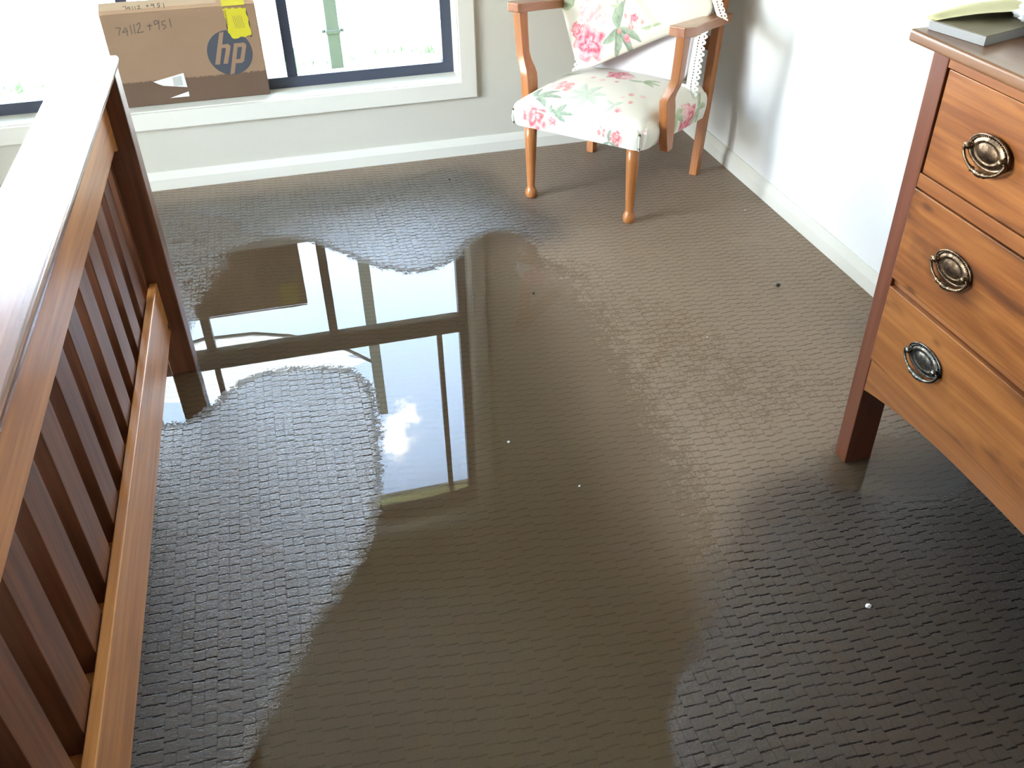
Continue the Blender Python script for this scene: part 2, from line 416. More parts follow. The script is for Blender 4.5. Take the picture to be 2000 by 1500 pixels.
bx(b, XL - 0.2, XL, LY1, 0, -0.2, H); bx(b, XL - 0.2, XL, YR - 0.2, LY0, -0.2, H)
bx(b, XL - 0.2, XL, LY0, LY1, -0.2, LZ0); bx(b, XL - 0.2, XL, LY0, LY1, LZ1, H)
struct('wall_left', b, M['wall'], label='left wall with the side window')
b = new_bm(); bx(b, XL - 0.2, 0.2, YR - 0.2, YR, -0.2, H)
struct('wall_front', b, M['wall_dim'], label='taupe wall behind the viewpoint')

# skirting boards with a sloped top
def skirting(name, pts, label):
    b = new_bm(); prof = ((0.0, 0.0), (0.016, 0.0), (0.016, 0.045), (0.010, 0.060), (0.004, 0.076), (0.0, 0.076))
    ring_loft(b, [[(p[0] + d * n[0], p[1] + d * n[1], z) for d, z in prof] for p, n in pts])
    return struct(name, b, M['trim'], label=label)
skirting('baseboard_back', [((XL, 0), (0, -1)), ((-0.0005, 0), (0, -1))], 'cream skirting board along the window wall')
skirting('baseboard_right', [((0, -0.0165), (-1, 0)), ((0, YR), (-1, 0))], 'white skirting board along the right wall')
skirting('baseboard_left', [((XL, YR), (1, 0)), ((XL, -0.0165), (1, 0))], 'skirting board along the left wall')

# window architrave (mitred picture frame) and sill lining
def architrave():
    b = new_bm()
    w, t = 0.070, 0.018
    x0, x1, z0, z1 = WX0 - 0.004, WX1 + 0.004, WZ0 - 0.004, WZ1 + 0.004
    prof = ((0, -t), (0, 0), (w, 0), (w, -t * 0.8), (w - 0.006, -t), )
    def ringat(cx, cz, dx, dz): return [(cx + dx * d, y, cz + dz * d) for d, y in prof]
    cs = [ringat(x0, z0, -1, -1), ringat(x1, z0, 1, -1), ringat(x1, z1, 1, 1), ringat(x0, z1, -1, 1)]
    cs.append(cs[0]); ring_loft(b, cs, caps=False)
    bmesh.ops.remove_doubles(b, verts=b.verts[:], dist=1e-6)
    return struct('trim_1', b, M['trim'], bevel=0.0015, label='cream timber architrave framing the far window')
architrave()

win = thing('window_1', 'wide low window with dark metal frame in the far wall', 'window', ((WX0 + WX1) / 2, 0.0, WZ0)); win['kind'] = 'structure'
cx = (WX0 + WX1) / 2
def wbx(bm, x0, x1, y0, y1, z0, z1): bx(bm, x0 - cx, x1 - cx, y0, y1, z0 - WZ0, z1 - WZ0)
b = new_bm()
wbx(b, WX0, WX1, 0.0005, 0.135, WZ0 - 0.012, WZ0)
struct('window_sill', b, M['trim'], win, bevel=0.002)
b = new_bm()
wbx(b, WX0 - 0.012, WX0, 0.0005, 0.135, WZ0, WZ1); wbx(b, WX1, WX1 + 0.012, 0.0005, 0.135, WZ0, WZ1); wbx(b, WX0, WX1, 0.0005, 0.135, WZ1, WZ1 + 0.012)
struct('reveal_lining', b, M['trim'], win)
FY0, FY1 = 0.122, 0.178
fr = 0.045
b = new_bm()
wbx(b, WX0, WX1, FY0, FY1, WZ0, WZ0 + fr); wbx(b, WX0, WX1, FY0, FY1, WZ1 - fr, WZ1)
wbx(b, WX0, WX0 + fr, FY0, FY1, WZ0 + fr, WZ1 - fr); wbx(b, WX1 - fr, WX1, FY0, FY1, WZ0 + fr, WZ1 - fr)
struct('window_frame', b, M['frame'], win, bevel=0.002)
mull = [-1.745, -2.34, -3.10]
for mx_ in mull:
    b = new_bm(); wbx(b, mx_ - 0.021, mx_ + 0.021, FY0 + 0.006, FY1 - 0.006, WZ0 + fr, 0.925)
    struct('mullion', b, M['frame'], win, bevel=0.002)
b = new_bm(); wbx(b, WX0 + fr, WX1 - fr, FY0 + 0.002, FY1 - 0.002, 0.925, 1.020)
bx(b, WX0 + fr - cx, WX1 - fr - cx, FY0 - 0.006, FY0 + 0.002, 0.940 - WZ0, 0.955 - WZ0)
struct('transom', b, M['frame'], win, bevel=0.002)
for mx_ in (-1.212, -2.34, -3.63):
    b = new_bm(); wbx(b, mx_ - 0.013, mx_ + 0.013, FY0 + 0.01, FY1 - 0.01, 1.020, WZ1 - fr)
    struct('mullion', b, M['frame'], win, bevel=0.002)
xs = [WX0 + fr] + sorted(mull) + [WX1 - fr]
for a, c in zip(xs[:-1], xs[1:]):
    b = new_bm(); wbx(b, a + 0.0, c, 0.149, 0.153, WZ0 + fr, 0.93); struct('pane', b, M['glass'], win)
xs = [WX0 + fr, -3.63, -2.34, -1.212, WX1 - fr]
for a, c in zip(xs[:-1], xs[1:]):
    b = new_bm(); wbx(b, a, c, 0.149, 0.153, 1.015, WZ1 - fr); struct('pane', b, M['glass'], win)

win2 = thing('window_2', 'side window in the left wall', 'window', (XL, (LY0 + LY1) / 2, LZ0)); win2['kind'] = 'structure'
cy = (LY0 + LY1) / 2
b = new_bm()
for (y0, y1, z0, z1) in ((LY0, LY1, LZ0, LZ0 + .045), (LY0, LY1, LZ1 - .045, LZ1), (LY0, LY0 + .045, LZ0 + .045, LZ1 - .045), (LY1 - .045, LY1, LZ0 + .045, LZ1 - .045), (cy - .02, cy + .02, LZ0 + .045, LZ1 - .045)):
    bx(b, -0.15, -0.10, y0 - cy, y1 - cy, z0 - LZ0, z1 - LZ0)
struct('window_frame', b, M['frame'], win2)
b = new_bm(); bx(b, -0.127, -0.123, LY0 + .045 - cy, LY1 - .045 - cy, .045, LZ1 - LZ0 - .045); struct('pane', b, M['glass'], win2)

# ------------------------------------------------------------------ outside
b = new_bm(); bx(b, -14, 14, 0.2, 2.05, -0.30, -0.16); bx(b, -14, -4.8, -20, 0.2, -0.30, -0.16)
tag(obj('lawn', b, M['grass']), kind='structure')
b = new_bm(); bx(b, -14, 14, 2.30, 30, -0.30, -0.155)
tag(obj('pavement', b, M['path']), kind='structure')
b = new_bm()
rr = random.Random(3)
for i in range(900):
    x = -5 + 7.0 * rr.random(); y = 2.08 + 0.16 * rr.random(); h = 0.03 + 0.05 * rr.random(); w = 0.012
    a = rr.random() * 6.28; dx, dy = w * math.cos(a), w * math.sin(a); lx, ly = 0.04 * (rr.random() - .5), 0.04 * (rr.random() - .5)
    v = [b.verts.new(p) for p in ((x - dx, y - dy, -0.17), (x + dx, y + dy, -0.17), (x + dx * .6 + lx, y + dy * .6 + ly, -0.17 + h * .7), (x + 1.6 * lx, y + 1.6 * ly, -0.17 + h))]
    b.faces.new((v[0], v[1], v[2])); b.faces.new((v[0], v[2], v[3]))
bx(b, -5, 2, 2.05, 2.30, -0.30, -0.165)
o = obj('border_plants', b, M['hedge']); tag(o, 'low strip of green border plants beyond the lawn outside the window', 'plants', kind='stuff')
# eave over the window
b = new_bm(); bx(b, -5.2, 0.6, 0.20, 0.47, 2.40, 2.42); tag(obj('trim_2', b, M['soffit']), kind='structure')
b = new_bm(); bx(b, -5.2, 0.6, 0.46, 0.50, 2.395, 2.52); tag(obj('trim_3', b, M['gutter'], bevel=0.004), kind='structure')
# verandah post
t = thing('verandah_post', 'grey-green verandah post outside, seen through the window right of the dark mullion', 'post', (-1.453, 1.93, -0.16))
b = new_bm(); bx(b, -0.038, 0.038, -0.038, 0.038, 0, 3.0); obj('post_shaft', b, M['post_paint'], t, bevel=0.004)
b = new_bm(); bx(b, -0.044, 0.044, -0.044, 0.044, 0.225, 0.25); bx(b, -0.066, -0.044, -0.012, 0.012, 0.227, 0.245); bx(b, 0.044, 0.066, -0.012, 0.012, 0.227, 0.245); obj('bracket', b, M['post_paint'], t, bevel=0.004)
b = new_bm(); tube(b, [(-1.70, 1.99, -0.16), (-1.702, 1.99, -0.02)], 0.010); tag(obj('garden_stake', b, M['stake']), 'short dark green garden stake on the lawn outside the window', 'stake')
# white shade sail with dark rim behind the post
t = thing('shade_sail', 'white curved shade sail with dark rim outside, mirrored in the flood water', 'shade sail', (-2.35, 2.02, 2.05))
def sail_edge():
    P = [(-1.0, .62), (-.66, .45), (-.40, .33), (-.16, .13), (.10, -.02), (.36, .08), (.62, .22), (.90, .42)]
    return [(x, 0.25 * math.sin(i), z) for i, (x, z) in enumerate(P)]
low = [(-0.62, 0, 0.0), (-0.30, 0, -0.06), (0.05, 0, -0.045), (0.30, 0, 0.02), (0.50, 0, 0.10), (0.70, 0, 0.22), (0.88, 0, 0.37)]
up = [(-0.95, 0.5, 0.75), (-0.40, 0.6, 0.95), (0.05, 0.6, 0.92), (0.30, 0.6, 0.88), (0.50, 0.6, 0.85), (0.70, 0.6, 0.80), (0.90, 0.6, 0.75)]
b = new_bm(); vs = []
for rowp in range(7):
    f = rowp / 6; vs.append([b.verts.new([l[k] + (u_[k] - l[k]) * f for k in range(3)]) for l, u_ in zip(low, up)])
for i in range(6):
    for j in range(6): b.faces.new((vs[i][j], vs[i][j + 1], vs[i + 1][j + 1], vs[i + 1][j]))
o = obj('sail_cloth', b, M['sail'], t, smooth=True); sd = o.modifiers.new('solid', 'SOLIDIFY'); sd.thickness = 0.004
b = new_bm(); tube(b, low, 0.013, 8); obj('sail_rim', b, M['dark_metal'], t)
b = new_bm(); tube(b, [(-0.55, 0, -0.02), (-0.72, 0, 0.30)], 0.012, 8); tube(b, [(-0.80, 0.02, -0.03), (-0.74, 0.02, 0.32)], 0.012, 8); obj('sail_stay', b, M['dark_metal'], t)

# ------------------------------------------------------------------ flood water
CLEAR = [(-2.165, -1.169), (-2.213, -0.883), (-2.166, -0.666), (-2.019, -0.592), (-1.813, -0.636), (-1.711, -0.779), (-1.599, -0.931), (-1.471, -1.044), (-1.341, -1.026), (-1.261, -0.952), (-1.168, -0.792), (-1.019, -0.792), (-0.975, -1.244), (-0.982, -1.686), (-1.008, -2.055), (-1.018, -2.356), (-1.039, -2.552), (-1.136, -2.715), (-1.267, -2.842), (-1.349, -3.3), (-2.2, -3.3), (-2.055, -2.784), (-2.015, -2.709), (-1.973, -2.64), (-1.926, -2.54), (-1.865, -2.446), (-1.8, -2.359), (-1.74, -2.262), (-1.696, -2.092), (-1.673, -1.935), (-1.655, -1.708), (-1.664, -1.575), (-1.716, -1.499), (-1.852, -1.472), (-1.944, -1.457), (-2.054, -1.456), (-2.091, -1.525), (-2.149, -1.618), (-2.281, -1.721), (-2.299, -1.421)]
MOTTLED = [(-2.45, -0.10), (-2.016, -0.40), (-2.02, -0.70), (-2.126, -1.049), (-2.224, -1.054), (-2.40, -0.705)]
MID = [(-1.10, -0.90), (-0.75, -0.85), (-0.40, -1.5), (-0.1, -1.9), (-0.1, -2.2), (-0.5, -2.30), (-0.85, -2.36), (-1.0, -2.6), (-1.1, -2.6)]
CLEAR2 = [(-0.66, -2.30), (-0.50, -2.20), (-0.30, -2.24), (-0.23, -2.36), (-0.25, -2.47), (-0.43, -2.48), (-0.58, -2.42)]
ROUGHR = [(-0.839, -2.405), (-0.7, -2.35), (-0.579, -2.431), (-0.451, -2.494), (-0.322, -2.474), (-0.10, -2.563), (-0.1, -3.4), (-1.25, -3.3), (-1.237, -2.874), (-1.074, -2.732), (-0.962, -2.573)]
DRY = [(-1.05, -0.0), (-0.0, -0.0), (-0.0, -1.75), (-0.30, -1.75), (-0.477, -1.388), (-0.75, -0.936), (-1.0, -0.55)]
FAR = [(-4.6, 0.1), (-0.9, 0.1), (-0.9, -0.16), (-1.3, -0.20), (-4.6, -0.20)]
STEP = 0.018
X0, X1, Y0, Y1 = -4.38, -0.018, -3.9, -0.018
nx = int((X1 - X0) / STEP) + 1; ny = int((Y1 - Y0) / STEP) + 1
gx = np.linspace(X0, X1, nx); gy = np.linspace(Y0, Y1, ny)
PX, PY = np.meshgrid(gx, gy)
def inside(poly):
    c = np.zeros(PX.shape, bool); n = len(poly)
    for i in range(n):
        (xa, ya), (xb, yb) = poly[i], poly[i - 1]
        if ya == yb: continue
        cond = ((ya > PY) != (yb > PY)) & (PX < (xb - xa) * (PY - ya) / (yb - ya) + xa); c ^= cond
    return c
def blur(A, s):
    r = int(3 * s / STEP) + 1; k = np.exp(-0.5 * (np.arange(-r, r + 1) * STEP / s) ** 2); k /= k.sum()
    for ax in (0, 1):
        P = np.pad(A, [(r, r) if a == ax else (0, 0) for a in (0, 1)], mode='edge'); out = np.zeros_like(A)
        for i, w in enumerate(k):
            sl = [slice(None), slice(None)]; sl[ax] = slice(i, i + A.shape[ax]); out += w * P[tuple(sl)]
        A = out
    return A
L = np.full(PX.shape, -0.55)
L[inside(MID)] = 1.02
L[inside(DRY)] = -0.6
L = blur(L, 0.16)
inC = inside(CLEAR)
Lc = blur(np.where(inC, 3.1, -0.55), 0.062)
wide = blur(np.where(inC, 1.0, 0.0), 0.22)
wide = blur(np.where(inC, 1.0, 0.0), 0.20)
side = np.clip((PX + 1.22) / 0.08, 0, 1) * np.clip((-0.98 - PY) / 0.12, 0, 1)
L = np.maximum(L, Lc) * (1 - side) + np.maximum(L, 0.5 + 1.6 * wide) * side
mm = blur(np.where(inside(MOTTLED), 1.0, 0.0), 0.05); L = L * (1 - mm) + 0.95 * mm
mr = blur(np.where(inside(ROUGHR), 1.0, 0.0), 0.06); L = L * (1 - mr) + 0.0 * mr
m2 = blur(np.where(inside(CLEAR2), 1.0, 0.0), 0.04); L = np.maximum(L, 1.7 * m2)
S = np.full(PX.shape, 1.0)
S[inside(MID)] = 0.40; S[inside(DRY)] = 0.40; S[inside(FAR)] = 0.45
S = blur(S, 0.09)
verts = np.stack([PX.ravel(), PY.ravel(), np.full(PX.size, 0.0018)], 1)
idx = np.arange(nx * ny).reshape(ny, nx)
quads = np.stack([idx[:-1, :-1].ravel(), idx[:-1, 1:].ravel(), idx[1:, 1:].ravel(), idx[1:, :-1].ravel()], 1)
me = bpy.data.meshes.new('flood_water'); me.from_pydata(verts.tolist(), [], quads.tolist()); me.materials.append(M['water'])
at = me.attributes.new('level', 'FLOAT', 'POINT'); at.data.foreach_set('value', L.ravel().astype(np.float32))
RP = 1.0 + 1.4 * blur(np.where((PX < -1.35) | ((PX < -1.0) & (PY > -1.0)), 1.0, 0.0), 0.08)
at = me.attributes.new('ripple', 'FLOAT', 'POINT'); at.data.foreach_set('value', RP.ravel().astype(np.float32))
at = me.attributes.new('soak', 'FLOAT', 'POINT'); at.data.foreach_set('value', S.ravel().astype(np.float32))
o = bpy.data.objects.new('flood_water', me); COL.objects.link(o)
tag(o, 'thin sheet of clear flood water lying on the carpet and mirroring the window', 'water', kind='stuff')

# ------------------------------------------------------------------ bed end
bed = thing('bed', 'reddish timber bed end with vertical slats and wide glossy cap, at the left', 'bed', (-2.22, -2.17, 0))
OX, OY = -2.22, -2.17
def bb(bm, x0, x1, y0, y1, z0, z1): bx(bm, x0 - OX, x1 - OX, y0 - OY, y1 - OY, z0, z1)
BY1, BY0 = -1.342, -3.45
for (y0, y1) in ((-1.416, BY1), (BY0, BY0 + 0.074)):
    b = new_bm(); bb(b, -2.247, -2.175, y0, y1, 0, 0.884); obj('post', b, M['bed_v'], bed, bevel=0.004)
b = new_bm(); bb(b, -2.298, -2.168, BY0 - 0.01, -1.334, 0.884, 0.906); obj('cap_rail', b, M['bed_cap'], bed, bevel=0.008, seg=4)
# top rail with corners cut at the ends
b = new_bm(); y0, y1 = BY0 + 0.074, -1.416
pr = [(y0, 0.884), (y1, 0.884), (y1, 0.695), (y1 - 0.02, 0.700), (y1 - 0.05, 0.711), (y0 + 0.05, 0.711), (y0 + 0.02, 0.700), (y0, 0.695)]
hexa(b, [(-2.2395 - OX, y - OY, z) for y, z in pr], [(-2.2155 - OX, y - OY, z) for y, z in pr]); obj('top_rail', b, M['bed'], bed, bevel=0.002)
b = new_bm(); bb(b, -2.238, -2.2155, y0, y1, 0.148, 0.312); obj('bottom_rail', b, M['bed'], bed, bevel=0.003)
b = new_bm(); bb(b, -2.300, -2.238, y0, y1, 0.215, 0.262); obj('slat_ledge', b, M['bed'], bed, bevel=0.002)
k = 0; y = -1.444
while y > y0 + 0.02:
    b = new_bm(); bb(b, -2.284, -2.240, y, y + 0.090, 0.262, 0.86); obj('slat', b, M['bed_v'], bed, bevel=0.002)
    y -= 0.1557; k += 1
b = new_bm(); bb(b, -2.280, -2.2405, y0, y1, 0.86, 0.884); obj('slat_head', b, M['bed'], bed)
b = new_bm(); lathe(b, [(0.009, 0), (0.009, 0.003), (0.004, 0.004)], 0, 0, 16)
for v in b.verts: v.co = Vector((v.co.z, v.co.x, v.co.y))
bolt = obj('bolt_head', b, M['pewter'], bed, loc=(-2.2155 - OX, -1.432 - OY, 0.175))
b = new_bm(); bx(b, -0.9, 0.9, -0.93, 0.93, 0.0, 0.22)
mt = obj('mattress', b, M['mattress'], None, bevel=0.05, seg=4, loc=(-3.24, -2.40, 0.302)); tag(mt, 'pale mattress hidden behind the slats of the timber bed end', 'mattress')
b = new_bm()
bb(b, -4.2, -2.31, -1.45, -1.42, 0.15, 0.30); obj('side_rail', b, M['bed'], bed)
b = new_bm(); bb(b, -4.2, -2.31, -3.38, -3.35, 0.15, 0.30); obj('side_rail', b, M['bed'], bed)
b = new_bm()
for xx in (-4.20,):
    bb(b, xx - 0.07, xx, -1.49, -1.42, 0, 0.9); bb(b, xx - 0.07, xx, -3.45, -3.38, 0, 0.9); bb(b, xx - 0.05, xx - 0.02, -3.38, -1.49, 0.5, 0.9)
obj('headboard', b, M['bed_v'], bed)
b = new_bm(); bb(b, -4.2, -2.31, -3.35, -1.45, 0.28, 0.30); obj('slat_base', b, M['bed'], bed)

# ------------------------------------------------------------------ chest of drawers
CX, CY = -0.30, -2.725
chest = thing('chest_of_drawers', 'honey timber chest of drawers with oval metal handles, at the right', 'chest of drawers', (CX, CY, 0))
def cb(bm, x0, x1, y0, y1, z0, z1): bx(bm, x0 - CX, x1 - CX, y0 - CY, y1 - CY, z0, z1)
YA, YB = -2.252, -3.198           # far and near ends
XF, XB = -0.549, -0.03
ZT = 1.036
for x0, x1 in ((XF, XF + 0.075), (XB - 0.05, XB)):
    for y0, y1 in ((YA - 0.047, YA), (YB, YB + 0.047)):
        b = new_bm(); cb(b, x0, x1, y0, y1, 0, ZT)
        for v in b.verts:
            if v.co.z < 0.01: v.co.y += (0.004 if v.co.y + CY > CY else -0.004) * -1; v.co.x += 0.003
        obj('leg', b, M['chest_leg'], chest, bevel=0.002)
b = new_bm(); cb(b, -0.592, -0.022, YB - 0.03, YA + 0.03, ZT, ZT + 0.024); obj('chest_top', b, M['chest_top'], chest, bevel=0.006, seg=3)
for y0, y1 in ((YA - 0.030, YA - 0.012), (YB + 0.012, YB + 0.030)):
    b = new_bm(); cb(b, XF + 0.075, XB - 0.05, y0, y1, 0.26, ZT); obj('side_panel', b, M['chest_leg'], chest)
b = new_bm(); cb(b, XB - 0.012, XB - 0.006, YB + 0.047, YA - 0.047, 0.26, ZT); obj('back_panel', b, M['chest_leg'], chest)
ya, yb = YA - 0.047, YB + 0.047
b = new_bm(); cb(b, XF + 0.002, XF + 0.03, yb, ya, 1.003, ZT); obj('top_frame_rail', b, M['chest_rail'], chest, bevel=0.001)
b = new_bm(); cb(b, XF + 0.002, XF + 0.03, yb, ya, 0.760, 0.790); obj('divider_rail', b, M['chest_rail'], chest, bevel=0.001)
b = new_bm(); cb(b, XF + 0.010, XF + 0.03, yb, ya, 0.527, 0.545); obj('divider_rail', b, M['chest_rail'], chest, bevel=0.001)
# arched apron
b = new_bm(); low_ = []
for i in range(33):
    f = i / 32; y = ya + (yb - ya) * f; s = abs(2 * f - 1)
    low_.append((y, 0.274 - 0.040 * s ** 2.6))
pts = [(ya, 0.325), ] + [] 
poly = [(ya, 0.325)] + low_ + [(yb, 0.325)]
for i in range(32):
    (y1_, z1_), (y2_, z2_) = low_[i], low_[i + 1]
    hexa(b, [(XF + 0.004 - CX, y1_ - CY, z1_), (XF + 0.028 - CX, y1_ - CY, z1_), (XF + 0.028 - CX, y2_ - CY, z2_), (XF + 0.004 - CX, y2_ - CY, z2_)],
         [(XF + 0.004 - CX, y1_ - CY, 0.325), (XF + 0.028 - CX, y1_ - CY, 0.325), (XF + 0.028 - CX, y2_ - CY, 0.325), (XF + 0.004 - CX, y2_ - CY, 0.325)])
bmesh.ops.remove_doubles(b, verts=b.verts[:], dist=1e-5)
inner = [f for f in b.faces if all(abs(v.co.y - f.verts[0].co.y) < 1e-6 for v in f.verts) and 0.001 < abs(abs(f.verts[0].co.y) - abs(ya - CY))]
bmesh.ops.delete(b, geom=inner, context='FACES_ONLY')
obj('apron', b, M['chest_rail'], chest, bevel=0.0015)

def add_handle(parent, yc, zc, mat, ang):
    # embossed oval plate, bulging towards -x
    px = XF - 0.004 - CX
    b = new_bm(); N = 40
    prof = [(1.0, 0.0), (1.0, 0.0022), (0.95, 0.0036), (0.90, 0.0022), (0.80, 0.0020), (0.74, 0.0034), (0.66, 0.0050), (0.60, 0.0052), (0.55, 0.0036), (0.47, 0.0048), (0.35, 0.0068), (0.18, 0.0082), (0.02, 0.0086)]
    ring_loft(b, [[(px - d, yc - CY + 0.0560 * r * math.cos(2 * math.pi * i / N), zc + 0.0325 * r * math.sin(2 * math.pi * i / N)) for i in range(N)] for r, d in prof])
    for i in range(22):      # beading along the rim of the plate
        a = math.pi * (0.12 + 0.76 * i / 21)
        m_ = Matrix.Translation((px - 0.0030, yc - CY + 0.0478 * math.cos(a), zc + 0.0277 * math.sin(a)))
        bmesh.ops.create_icosphere(b, subdivisions=1, radius=0.0019, matrix=m_)
    o1 = obj('handle_plate', b, mat, parent, smooth=True)
    for s in (-1, 1):
        b = new_bm()
        y_ = yc - CY + s * 0.045
        tube(b, [(px, y_, zc + 0.001), (px - 0.003, y_, zc), (px - 0.006, y_, zc - 0.001), (px - 0.009, y_, zc - 0.001)], [0.0085, 0.0060, 0.0058, 0.0072], 14)
        bmesh.ops.create_uvsphere(b, u_segments=12, v_segments=8, radius=0.0072, matrix=Matrix.Translation((px - 0.009, y_, zc - 0.001)))
        obj('handle_post', b, mat, parent, smooth=True)
    b = new_bm(); pts = []; rad = []
    for i in range(41):
        f = i / 40; a = math.pi * (1 + f)
        drop = -math.sin(a)
        pts.append((px - 0.008 - 0.007 * drop * math.sin(ang) , yc - CY + 0.0565 * math.cos(a), zc - 0.001 - 0.042 * drop * math.cos(ang)))
        c = abs(f - 0.5)
        rad.append(0.0030 + (0.0022 if c < 0.05 else 0) + (0.0020 if 0.085 < c < 0.12 else 0) + (0.0010 if c < 0.16 else 0))
    for s, i0 in ((0, 0), (1, -1)):
        pass
    tube(b, [(px - 0.008, yc - CY - 0.045, zc - 0.001)] + pts + [(px - 0.008, yc - CY + 0.045, zc - 0.001)], [0.003] + rad + [0.003], 12)
    obj('handle_bail', b, mat, parent, smooth=True)
for (z0, z1, zc, mat, ang) in ((0.792, 1.001, 0.899, 'brass', 0.5), (0.547, 0.758, 0.660, 'brass', 0.5), (0.328, 0.526, 0.437, 'pewter', 0.5)):
    b = new_bm(); cb(b, XF - 0.002 if z0 < 0.7 else XF + 0.004, XF + 0.018, yb + 0.004, ya - (0.004 if z0 > 0.6 or z0 < 0.4 else 0.002), z0, z1)
    cb(b, XF + 0.018, XB - 0.06, yb + 0.015, ya - 0.015, z0 + 0.01, z1 - 0.03)
    d = obj('drawer', b, M['chest_front'], chest, bevel=0.002)
    for yc in (-2.472, -2.978): add_handle(d, yc, zc, M[mat], ang)

# ------------------------------------------------------------------ paper things on the chest
def quadprism(bm, pts, z0, z1): hexa(bm, [(x, y, z0) for x, y in pts], [(x, y, z1) for x, y in pts])
TZ = ZT + 0.0243
t = thing('notepad', 'grey-edged writing pad lying on the corner of the chest top', 'notepad', (-0.47, -2.30, TZ))
ex = np.array([0.114, 0.035]); ey = np.array([0.026, -0.129]); c0 = np.array([-0.567, -2.241])
def padpts(a0, a1, b0, b1): return [tuple(c0 + a * ex * 1.9 + bq * ey - np.array([-0.47, -2.30])) for a, bq in ((a0, b0), (a1, b0), (a1, b1), (a0, b1))]
b = new_bm(); quadprism(b, padpts(0, 1, 0, 1), 0, 0.0165); obj('page_block', b, M['pad_edge'], t, bevel=0.0008)
b = new_bm(); quadprism(b, padpts(0.01, 1, 0.01, 1.0), 0.0166, 0.0176); obj('cover', b, M['pad_cover'], t)
b = new_bm(); NN = 12; rows = []
for i in range(NN + 1):
    fa = i / NN; r_ = []
    for j in range(NN + 1):
        fb = j / NN
        w = 0.10 + 0.62 * min(1, fa * 2.2)
        p = c0 + ex * 2.1 * fa + ey * (-0.12 + (w + 0.12) * fb) - np.array([-0.47, -2.30])
        z = 0.0182 + 0.016 * math.sin(math.pi * min(1, fa * 1.1)) * (0.4 + 0.6 * fb) + 0.002 * math.sin(7 * fb)
        r_.append(b.verts.new((p[0], p[1], z)))
    rows.append(r_)
for i in range(NN):
    for j in range(NN): b.faces.new((rows[i][j], rows[i + 1][j], rows[i + 1][j + 1], rows[i][j + 1]))
o = obj('yellow_paper', b, M['yellow_paper'], smooth=True, loc=(-0.47, -2.30, TZ)); sd = o.modifiers.new('solid', 'SOLIDIFY'); sd.thickness = 0.0006
tag(o, 'curled pale yellow sheet of paper resting on the grey-edged pad', 'paper')
b = new_bm(); bmesh.ops.create_icosphere(b, subdivisions=4, radius=1.0)
for v in b.verts:
    n_ = v.co.normalized(); k_ = 1 + 0.16 * math.sin(7 * n_.x + 3 * n_.y) * math.cos(6 * n_.z) + 0.12 * math.sin(13 * n_.y + 5 * n_.z) + 0.07 * math.sin(23 * n_.x - 11 * n_.z)
    v.co = Vector((n_.x * 0.050 * k_, n_.y * 0.060 * k_, max(-0.0, 0.016 + n_.z * 0.022 * k_)))
o = obj('crumpled_paper', b, M['tissue'], None, smooth=True, loc=(-0.385, -2.335, TZ + 0.0180)); tag(o, 'crumpled white paper on the pad at the top right corner of the photo', 'paper')
b = new_bm(); lathe(b, [(0.020, 0), (0.028, 0.01), (0.034, 0.04), (0.030, 0.07), (0.022, 0.085), (0.026, 0.10), (0.023, 0.10), (0.019, 0.085)], 0, 0, 28)
o = obj('ceramic_jar', b, M['peach'], smooth=True, loc=(-0.245, -2.285, TZ)); tag(o, 'peach ceramic jar behind the crumpled paper on the chest top', 'jar')

# ------------------------------------------------------------------ floral print painted onto mesh vertices
def hash2(x, y): return np.modf(np.abs(np.sin(x * 127.1 + y * 311.7) * 43758.5453))[0]
def vnoise(x, y):
    xi, yi = np.floor(x), np.floor(y); fx, fy = x - xi, y - yi; fx = fx * fx * (3 - 2 * fx); fy = fy * fy * (3 - 2 * fy)
    a, b_, c, d = hash2(xi, yi), hash2(xi + 1, yi), hash2(xi, yi + 1), hash2(xi + 1, yi + 1)
    return (a * (1 - fx) + b_ * fx) * (1 - fy) + (c * (1 - fx) + d * fx) * fy
CREAM = np.array([0.80, 0.755, 0.655])
PINKS = {'deep': ((0.60, 0.085, 0.13), (0.86, 0.42, 0.44)), 'pale': ((0.80, 0.42, 0.42), (0.86, 0.66, 0.62)), 'coral': ((0.66, 0.13, 0.14), (0.88, 0.50, 0.46))}
GREENS = {'dark': ((0.13, 0.19, 0.12), (0.40, 0.46, 0.33)), 'mid': ((0.27, 0.34, 0.17), (0.55, 0.60, 0.40)), 'pale': ((0.50, 0.57, 0.45), (0.68, 0.71, 0.60))}
